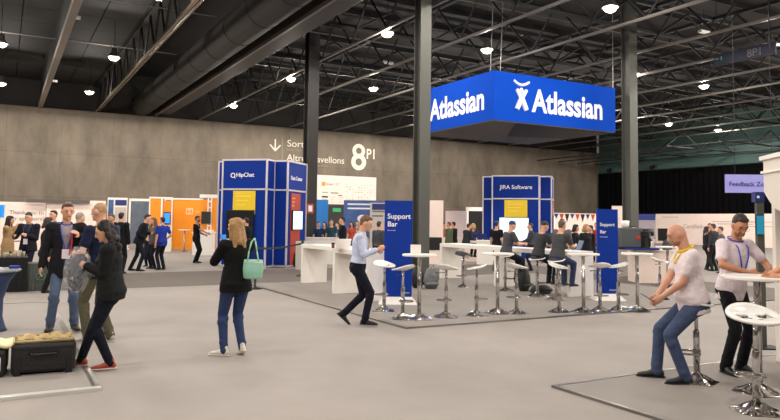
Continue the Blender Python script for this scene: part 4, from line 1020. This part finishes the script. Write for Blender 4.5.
    if lan:
        b = MB(); fy = .0
        def Fr(x, z):
            i = [k for k in range(len(prof)-1) if prof[k][0] <= z <= prof[k+1][0]]; i = i[0] if i else 0
            a = prof[i]; c = prof[i+1]; t = (z-a[0])/(c[0]-a[0]); d = a[2]+(c[2]-a[2])*t; wd = (a[1]+(c[1]-a[1])*t)
            return S(x, (d+inf/s+.012)*math.sqrt(max(.1,1-(x/wd)**2))+a[3]+(belly*.9*math.exp(-((z-.1)/.13)**2)), z)
        bot = lanz; kk = (.53-lanz)/.37
        for e in (-1,1):
            pts = [S(e*.05,-.06,.54), S(e*.075,.0,.53), Fr(e*.075,.53-.07*kk), Fr(e*.06,.53-.17*kk), Fr(e*.03,.53-.28*kk), Fr(0.005*e,bot)]
            b.tube([tuple(p) for p in pts], .007*s, 6)
        b.cyl(S(-.05,-.06,.54), S(.05,-.06,.54), .007*s, n=6)
        b.tube([tuple(S(.08*math.cos(2*PI*i/16), .0+.078*math.sin(2*PI*i/16)-.0, .538-.02*math.sin(2*PI*i/16))) for i in range(16)], (.013 if lan[0] > 200 and lan[2] < 60 else .006)*s, 6, True)
        l = build('lanyard', b, mat('lanyard_%d_%d_%d' % tuple(lan), lan, .6), root)
        if badge:
            c_ = Fr(0, bot-.04); bb_ = MB(); X_ = RT_@V(.05,0,0)*s; Z_ = RT_@V(0,0,.065)*s; Y_ = RT_@V(0,.004,0)
            bb_.add([c_+sx*X_+sz*Z_+sy*Y_ for sy in (0,2) for sx, sz in ((-1,-1),(1,-1),(1,1),(-1,1))], [(0,1,2,3),(4,7,6,5),(0,4,5,1),(1,5,6,2),(2,6,7,3),(3,7,4,0)]); build('badge', bb_, mat('badge_card', (225,215,220), .5), l)
    root['_d'] = 0; del root['_d']
    return root, dict(arms=arms, HH=HH, S=S, s=s)
def wpos(root, p):
    a = root.rotation_euler.z; return (root.location[0]+p[0]*math.cos(a)-p[1]*math.sin(a), root.location[1]+p[0]*math.sin(a)+p[1]*math.cos(a), root.location[2]+p[2])
def phone(label, root, p, rx=60, rz=0, sz=(.036,.074), scr=True):
    t = thing('phone', label, 'phone', wpos(root, p)); t.rotation_euler = (math.radians(rx), 0, root.rotation_euler.z+math.radians(rz))
    box('case', -sz[0], sz[0], -sz[1], sz[1], -.004, .004, M_blackplastic, t, .002)
    if scr: box('screen', -sz[0]*.9, sz[0]*.9, -sz[1]*.9, sz[1]*.9, .004, .0048, M_screenb, t)
    return t
NEAR = .0105
# ---- the eight near people
person('person in dark jacket, jeans and badge facing the camera at left', G(62,330,PZ), 1.88, 152, hem=.09, z0=PZ, head=(8,-12), top=('jacket',(26,26,30)), under=(150,140,150), pants=(84,98,124), shoes=(52,32,24),
       hair=('short',(84,60,42)), LH=(-.16,.19,1.30), LEP=(-.8,-.4,-1), RH=(.30,.05,.83), LF=(-.15,.02,0,14,0), RF=(.15,0,0,14,0), q=NEAR, lan=(40,60,160), badge=True, face=True, wid=.97, curl=.8)
jr = [o for o in COL.objects if o.get('label','').startswith('person in dark jacket')][0]
b = MB(); b.tube([(-.07,.16,1.46),(-.07,.185,1.3),(-.05,.18,1.1)], .014, 8); build('red_strap', b, mat('red_strap', (170,45,45), .7), jr)
person('person in navy T-shirt and yellow lanyard, seen from behind at left', G(97,342), 1.89, 292, head=(10,-5), top=('tee',(24,32,58)), pants=(88,84,66), shoes=(170,160,150), sole=(200,200,195),
       hair=('buzz',(172,138,102)), LH=(-.16,.26,1.1), LEP=(-.6,-1,-.2), RH=(.2,.25,1.08), LF=(-.11,.05,0,5,0), RF=(.11,-.1,0,5,0), q=NEAR, lan=(225,190,30), face=True)
person('woman in black hooded jacket and red shoes holding plastic-wrapped clothes', G(108,366,PZ), 1.66, 256, True, pelz=.865, z0=.012, head=(5,-22), top=('hoodie',(26,27,27)), pants=(20,22,34), shoes=(160,62,34), sole=(220,200,190),
       hair=('curly',(34,24,20)), LH=(-.06,.27,1.2), RH=(.08,.27,1.17), LEP=(-.5,-1,-.6), REP=(.5,-1,-.6), LF=(-.12,-.03,0,10,0), RF=(.11,.32,0,10,0), q=NEAR, wid=1.22, face=True, curl=1.0, lean=3)
BW, BWi = person('blonde woman in black jacket and jeans photographing, seen from behind', G(234,355), 1.70, 326, True, head=(34,-2), top=('jacket',(16,17,19)), pants=(50,62,100), shoes=(222,214,200), sole=(225,220,210),
       hair=('long',(160,122,78)), LH=(-.08,.26,1.38), RH=(-.02,.24,1.34), LEP=(-.6,.1,-1), REP=(.6,.3,-1), LF=(-.13,.02,0,44,0), RF=(.08,-.06,0.03,6,-24), q=NEAR, face=True, curl=.9, sk=SK_P)
phone('phone with lit screen held up by the blonde woman', BW, (-.06,.33,1.46), 90, 0, (.04,.028)) 
person('person in pale blue shirt and dark trousers walking past, looking at a phone', G(357,324,PZ), 1.78, 92, z0=PZ, lean=5, head=(0,-18), top=('shirt',(196,203,228)), pants=(20,22,36), shoes=(28,24,24), sole=(40,36,34),
       hair=('short',(108,78,52)), LH=(-.08,.30,1.16), RH=(.14,.33,1.2), LEP=(-.4,-.6,-1), REP=(.5,-.5,-1), LF=(-.08,-.22,.07,4,-42), RF=(.08,.13,0,4,0), q=NEAR, face=True, curl=.9, pelz=.92, sleeve_end=.8, lan=(200,180,140))
wm = [o for o in COL.objects if o.get('label','').startswith('person in pale blue shirt')][0]
phone('small phone held by the walking person in pale blue shirt', wm, (.06,.42,1.2), 60, 0, (.036,.07), False)
# seated bald man
SG = G(697, 381.5, PZ)
hd = 277; u_ = FW*math.cos(math.radians(hd))+RT*math.sin(math.radians(hd))
BS, BSi = person('seated bald person in white T-shirt, jeans and yellow lanyard, right foreground', (SG[0]+u_[0]*.1, SG[1]+u_[1]*.1), 1.82, hd, z0=PZ, lean=9, pelz=.86, pely=-.09, head=(0,-18), top=('tee',(226,210,214)), pants=(66,78,106), shoes=(30,30,30),
       hair=('bald',(0,0,0)), sk=(205,150,122), LH=(-.08,.25,.87), RH=(.08,.27,.86), LEP=(-.5,-1,-.4), REP=(.6,-1,-.4), LF=(-.14,.06,0,8,0), RF=(.13,.27,0.0,8,0), LK=(-.1,1,.3), RK=(.1,1,.3), q=NEAR, face=True, beard=(150,104,84), belly=.07, wid=1.08, lanz=.4, lan=(230,195,20), curl=.9)
phone('black phone in the seated bald man\'s hand', BS, (-.02,.41,.88), 30, 0, (.04,.075), False)
GG = G(733, 372, PZ)
person('person with dark hair, glasses, white T-shirt and blue lanyard at the round table', GG, 1.82, 158, z0=PZ, lean=7, head=(-22,-24), top=('tee',(226,212,218)), pants=(22,22,26), shoes=(24,24,26),
       hair=('short',(40,28,22)), sk=SK_T, LH=(-.16,.36,1.12), RH=(.16,.36,1.12), LEP=(-.9,-.3,-.3), REP=(.9,-.3,-.3), LF=(-.13,0,0,12,0), RF=(.13,.02,0,12,0), q=NEAR, face=True, glasses=True, beard=(120,84,66), lan=(45,70,190), curl=.7)
# person mostly beyond the right edge
EG = D(818, 6.95)
ER, ERi = person('person at the right edge reaching a hand over the round table', EG, 1.78, 262, z0=PZ, lean=6, top=('tee',(70,74,84)), pants=(30,32,40), LH=(-.1,.52,1.16), RH=(.08,.50,1.16), LEP=(-.6,-.6,-.8), REP=(.6,-.6,-.8), sk=(212,150,116), q=NEAR, curl=.8)
# ---- people further back
F1, F2 = .016, .022
def far(label, px, dist, H, fa, q=F1, **k): return person(label, D(px, dist), H, fa, q=q, **k)
far('woman with dark hair in beige coat beside the black draped table', 9, 18.4, 1.68, 80, fem=True, top=('coat',(170,138,100)), pants=(30,28,30), hair=('long',(30,22,20)), LH=(-.1,.3,1.3), RH=(.05,.2,1.42), face=True)
far('person in dark jacket with badge holding papers behind the draped tables', 29.5, 16.9, 1.78, 178, top=('jacket',(26,28,38)), under=(40,44,60), pants=(24,26,40), hair=('short',(44,36,32)), lan=(60,60,90), badge=True, LH=(-.08,.24,1.2), RH=(.2,.28,1.18), head=(0,-15), face=True)
far('woman with dark hair in black top, back turned, left of the dark jacket', 47.5, 15.2, 1.66, 60, fem=True, top=('cardigan',(30,28,32)), pants=(22,22,26), hair=('bob',(40,28,24)))
far('person with dark hair looking over from behind the dark-jacketed person', 54, 18.4, 1.84, 200, top=('shirt',(70,90,130)), pants=(30,30,40), hair=('short',(34,26,22)), face=True)
far('grey-haired person in dark suit facing away at left', 79, 13.6, 1.78, 20, top=('jacket',(36,38,46)), pants=(28,30,36), hair=('buzz',(150,140,132)))
far('person with red-brown face looking out behind the navy T-shirt', 112, 18.0, 1.76, 200, top=('shirt',(60,70,90)), pants=(40,40,48), hair=('short',(90,70,54)), sk=SK_T, face=True)
far('person in black with dark hair, back turned, under the blue banner', 121, 20.5, 1.82, 10, top=('jacket',(18,18,20)), pants=(24,24,28), hair=('short',(24,20,18)))
far('person in black leaning in to talk, left of the standing trio', 140, 21.6, 1.82, 80, top=('jacket',(24,26,36)), pants=(28,30,40), hair=('short',(30,24,22)), lean=16, LF=(-.1,-.25,0,5,0), RF=(.1,.02,0,5,0), LH=(-.1,.3,1.15), RH=(.2,.2,1.0), head=(0,-8))
far('woman with long brown hair in grey top, middle of the standing trio', 154.5, 22.6, 1.68, 215, fem=True, top=('cardigan',(92,86,84)), pants=(26,28,44), hair=('long',(110,74,50)), RH=(.05,.2,1.35), face=True)
far('person in black with long hair half hidden in the standing trio', 150.5, 23.6, 1.64, 190, fem=True, top=('cardigan',(28,28,32)), under=(200,200,205), pants=(30,34,50), hair=('long',(90,62,44)), LH=(-.1,.22,1.2))
far('person in bright blue polo shirt, back turned in the trio', 163, 22.2, 1.70, 300, top=('polo',(34,56,150)), pants=(24,26,40), hair=('short',(36,28,24)), RH=(.24,.1,1.0))
far('bearded person in black with lanyard pointing at the orange booth', 197, 25.7, 1.76, 95, top=('tee',(22,22,26)), pants=(20,20,24), hair=('short',(36,28,24)), beard=(50,38,30), RH=(.2,.5,1.12), LH=(-.1,.3,1.05), REP=(.3,-.4,-1), sk=SK_T, lan=(220,220,225))
far('person in dark clothes looking at the black kiosk monitor', 247, 21.5, 1.72, 300, top=('jacket',(20,22,30)), pants=(24,24,30), hair=('short',(36,28,24)), face=True)
# group under the sponsor board
far('person in teal shirt seated left end under the sponsor board', 318.5, 28.5, 1.60, 150, F2, top=('tee',(28,52,84)), pants=(24,24,30), hair=('short',(34,28,24)))
far('person with black hair second from left under the sponsor board', 325, 29.5, 1.60, 200, F2, top=('tee',(40,44,58)), pants=(24,24,30), hair=('bob',(28,22,20)), fem=True)
far('person in dark teal shirt in the middle under the sponsor board', 331.5, 28.5, 1.68, 190, F2, top=('tee',(40,70,84)), pants=(24,24,30), hair=('short',(90,76,66)))
far('person in bright teal top under the sponsor board', 338, 30.5, 1.56, 230, F2, top=('tee',(24,96,130)), pants=(24,24,30), hair=('short',(50,40,34)))
far('tall person in black with dark hair by the blue poster', 343, 24.0, 1.78, 262, F1, top=('shirt',(24,24,28)), pants=(22,22,26), hair=('short',(26,22,20)))
far('woman in orange-red top in front of the blue poster', 352, 31.0, 1.62, 200, F2, fem=True, top=('tee',(190,84,60)), pants=(60,80,120), hair=('long',(60,40,30)))
far('person in navy top right of the orange-red top', 357.5, 31.5, 1.64, 180, F2, top=('tee',(34,40,70)), pants=(60,80,120), hair=('short',(60,44,34)))
far('blonde woman half hidden behind the walking person', 349+12, 28, 1.62, 200, F2, fem=True, top=('tee',(150,130,140)), pants=(40,44,60), hair=('long',(190,150,110)))
far('person in grey shirt behind the walking person, right side', 379, 21.0, 1.66, 40, F2, top=('shirt',(70,72,80)), pants=(40,42,50), hair=('short',(60,50,44)))
far('person in purple top by the framed notice panel', 387, 29, 1.62, 270, F2, fem=True, top=('tee',(84,72,120)), pants=(40,44,60), hair=('bob',(40,30,26)))
# centre back
far('person in green jacket at the far centre counter', 449.5, 27.5, 1.66, 300, F2, top=('jacket',(84,96,70)), pants=(34,34,38), hair=('short',(120,60,60)))
far('person in red and white top left of the green jacket', 443.5, 32.4, 1.6, 120, F2, top=('tee',(190,110,80)), pants=(120,110,100), hair=('short',(60,40,30)))
far('person in black right of the green jacket', 454, 28.2, 1.66, 300, F2, top=('jacket',(24,26,26)), pants=(24,24,28), hair=('short',(30,24,20)))
def seated(label, px, dist, fa, q=F1, z=.8, **k):
    k.setdefault('LH', (-.14,.38,.28+z)); k.setdefault('RH', (.14,.38,.28+z))
    k.setdefault('LF', (-.12,.36,.26,5,0)); k.setdefault('RF', (.12,.36,.26,5,0))
    H = k.pop('H', 1.74)
    return person(label, D(px, dist), H, fa, q=q, pelz=z+.1, lean=k.pop('lean',10), LK=(-.1,1,.8), RK=(.1,1,.8), **k)
seated('dark-clothed person seated at the far counter, back turned', 466, 27.4, 60, F2, z=.7, top=('hoodie',(44,46,56)), pants=(24,24,28), hair=('short',(36,28,24)))
seated('blond person seated beside the bright blue laptop', 473, 29.6, 180, F2, z=.7, top=('hoodie',(60,60,66)), pants=(34,36,50), hair=('bob',(190,150,90)), fem=True)
# around the second kiosk
far('person in black T-shirt and cap watching the white kiosk screen', 496.5, 23.5, 1.72, 40, top=('tee',(20,22,28)), pants=(24,24,30), hair=('short',(30,30,50)))
far('person in dark shirt standing right of the white kiosk screen', 531, 24.0, 1.66, 280, top=('shirt',(66,68,76)), pants=(34,34,44), hair=('short',(60,44,34)), LH=(-.1,.35,1.05))
def at(x, px, z=0):                       # point on the line X = x under a picture column
    d = ray(px, 222); return (x, d[1]*x/d[0])
def seat(label, px, x, **k):
    g = at(x, px); a = 72; h = FW*math.cos(math.radians(a))+RT*math.sin(math.radians(a))
    r = person(label, g, k.pop('H',1.68), a+k.pop('da',0), z0=PZ, q=.012, pelz=.93, lean=12, LH=(-.14,.46,1.2), RH=(.14,.46,1.2), LF=(-.12,.36,.28,5,0), RF=(.12,.36,.28,5,0), LK=(-.1,1,.8), RK=(.1,1,.8), **k)
    o = stool(0,0,math.degrees(heading(a)), 'white bar stool under the '+label.split('person ')[-1], PZ, 'white bar stools at the far counter', (g[0]-h[0]*.02, g[1]-h[1]*.02))
    return r
seat('seated person in grey T-shirt and blue knit cap', 506, 10.7, top=('tee',(74,76,80)), pants=(28,30,40), hair=('cap',(30,60,100)))
seat('seated person in dark grey T-shirt with a dark cap', 538, 10.65, top=('tee',(62,64,66)), pants=(24,26,34), hair=('cap',(44,38,36)), wid=1.08)
seat('seated person in grey T-shirt with cropped brown hair', 557, 10.6, da=-18, top=('tee',(72,74,76)), pants=(46,58,86), hair=('short',(96,78,62)), wid=1.1, H=1.72)
far('person with red-brown hair facing the camera across the counter', 562, 19.5, 1.80, 190, top=('shirt',(110,100,100)), pants=(40,40,48), hair=('short',(80,50,38)), sk=(214,140,110), face=True, head=(0,-4))
far('person with black hair standing behind the counter right of the seated people', 575, 21.5, 1.64, 120, F2, top=('jacket',(24,24,28)), pants=(24,24,30), hair=('bob',(22,18,18)))
far('blond person right of the black-haired one, behind the counter', 585.5, 20.5, 1.66, 150, F2, top=('jacket',(30,30,36)), pants=(24,24,30), hair=('bob',(170,130,80)), fem=True)
far('person in black just left of the right blue counter sign', 591, 22, 1.62, 270, F2, top=('jacket',(18,18,22)), pants=(24,24,30), hair=('short',(50,36,30)))
far('person in red cap far behind, left of the right blue counter sign', 596, 30, 1.7, 200, F2, top=('tee',(160,60,60)), pants=(24,24,30), hair=('short',(120,60,50)))
# behind right
far('person in dark grey shirt standing with back turned, far right', 713.5, 25.0, 1.72, 330, top=('shirt',(58,58,64)), pants=(36,38,44), hair=('short',(70,56,48)), LF=(-.12,0,0,5,0), RF=(.14,0,0,5,0))
far('woman with dark curly hair left of the dark grey shirt', 706, 25.6, 1.62, 100, fem=True, top=('tee',(40,38,46)), pants=(24,26,34), hair=('bob',(40,28,26)), RH=(.1,.3,1.05))
far('person with dark hair peering between the two at far right', 709.5, 28, 1.74, 190, F2, top=('shirt',(60,60,70)), pants=(24,24,30), hair=('short',(36,28,24)))
far('person in grey top half hidden behind the glasses wearer', 721, 24, 1.62, 300, F2, top=('shirt',(96,90,96)), pants=(34,34,40), hair=('short',(80,60,50)))
person('person with dark hair operating the coffee machine', D(633, 21.5), 1.62, 180, q=F1, top=('tee',(60,68,72)), pants=(24,24,30), hair=('short',(40,32,28)))
bpy.data.objects.remove(scratch)
# handbag on the blonde woman's shoulder
t = thing('handbag', 'mint green handbag hanging from the blonde woman\'s right shoulder', 'handbag', wpos(BW, (.14,-.20,.95)), BW.rotation_euler.z+math.radians(-35))
M_mint = mat('mint_leather', (150,200,178), .5, var=.05, vs=10, bump=.2, bs=20)
b = MB(); b.loft([((0,0,0),(.10,0,0),(0,.045,0)),((0,0,.02),(.122,0,0),(0,.06,0)),((0,0,.12),(.13,0,0),(0,.055,0)),((0,0,.2),(.122,0,0),(0,.04,0)),((0,0,.235),(.117,0,0),(0,.02,0)),((0,0,.24),(.11,0,0),(0,.01,0))], 20); build('bag_body', b, M_mint, t, True)
b = MB(); b.tube([(-.07,-.02,.2),(-.055,-.01,.34),(-.03,.01,.46),(.0,.05,.5),(.02,.01,.46),(.045,-.01,.34),(.07,-.02,.2)], .009, 8); build('strap', b, M_mint, t, True)
b = MB(); b.tube([(-.11,-.035,.2),(0,-.045,.205),(.11,-.035,.2)], .004, 6); build('zip', b, M_alu, t)
# plastic-wrapped clothes
wg = [o for o in COL.objects if o.get('label','').startswith('woman in black hooded')][0]
PB = wpos(wg, (.02,.36,1.13)); t = thing('wrapped_clothes', 'dark clothes in crumpled clear plastic held by the woman in red shoes', 'wrapped clothes', PB)
rr = random.Random(11); b = MB()
b.loft([((.02*math.sin(z*9),.02*math.cos(z*7),z), (r*1.0,0,0), (0,r*.7,0)) for z, r in ((-.28,.03),(-.22,.07),(-.1,.09),(0,.095),(.08,.08),(.13,.04))], 18); o = build('dark_garment', b, cloth((46,48,58)), t, True)
b = MB(); n1, n2 = 16, 28; vs = []
for i in range(n1+1):
    for k in range(n2):
        z = -.29+.5*i/n1; a = 2*PI*k/n2; r = (.135*math.sin(PI*(.1+.84*i/n1))**.7)*(1+.16*rr.uniform(-1,1)); vs.append((r*math.cos(a), r*.85*math.sin(a), z+.015*rr.uniform(-1,1)))
b.add(vs, [(i*n2+k, i*n2+(k+1)%n2, (i+1)*n2+(k+1)%n2, (i+1)*n2+k) for i in range(n1) for k in range(n2)])
pm = bpy.data.materials.new('clear_crumpled_plastic'); pm.use_nodes = True; nt = pm.node_tree; bs_ = nt.nodes['Principled BSDF']
bs_.inputs['Base Color'].default_value = (.85,.87,.9,1); bs_.inputs['Roughness'].default_value = .06; bs_.inputs['Alpha'].default_value = .2; bs_.inputs['Specular IOR Level'].default_value = 1
build('plastic_cover', b, pm, t)

# spotlights on the curtain rail
for px, py, lab in ((611,162,'small black spotlight on the curtain rail, right of the corner'),(654,158,'small black spotlight on the curtain rail, right of the right column')):
    d = ray(px, py); k = (WX-.35)/d[0]; t = thing('spotlight', lab, 'spotlight', (WX-.42, d[1]*k, 6.67), group='spotlights on the curtain rail')
    b = MB(); b.cyl((0,0,.3),(-.35,0,.15),.16,.2,14); build('lamp_head', b, M_black, t); b = MB(); b.cyl((0,0,0),(0,0,.32),.04); build('bracket', b, M_black, t)
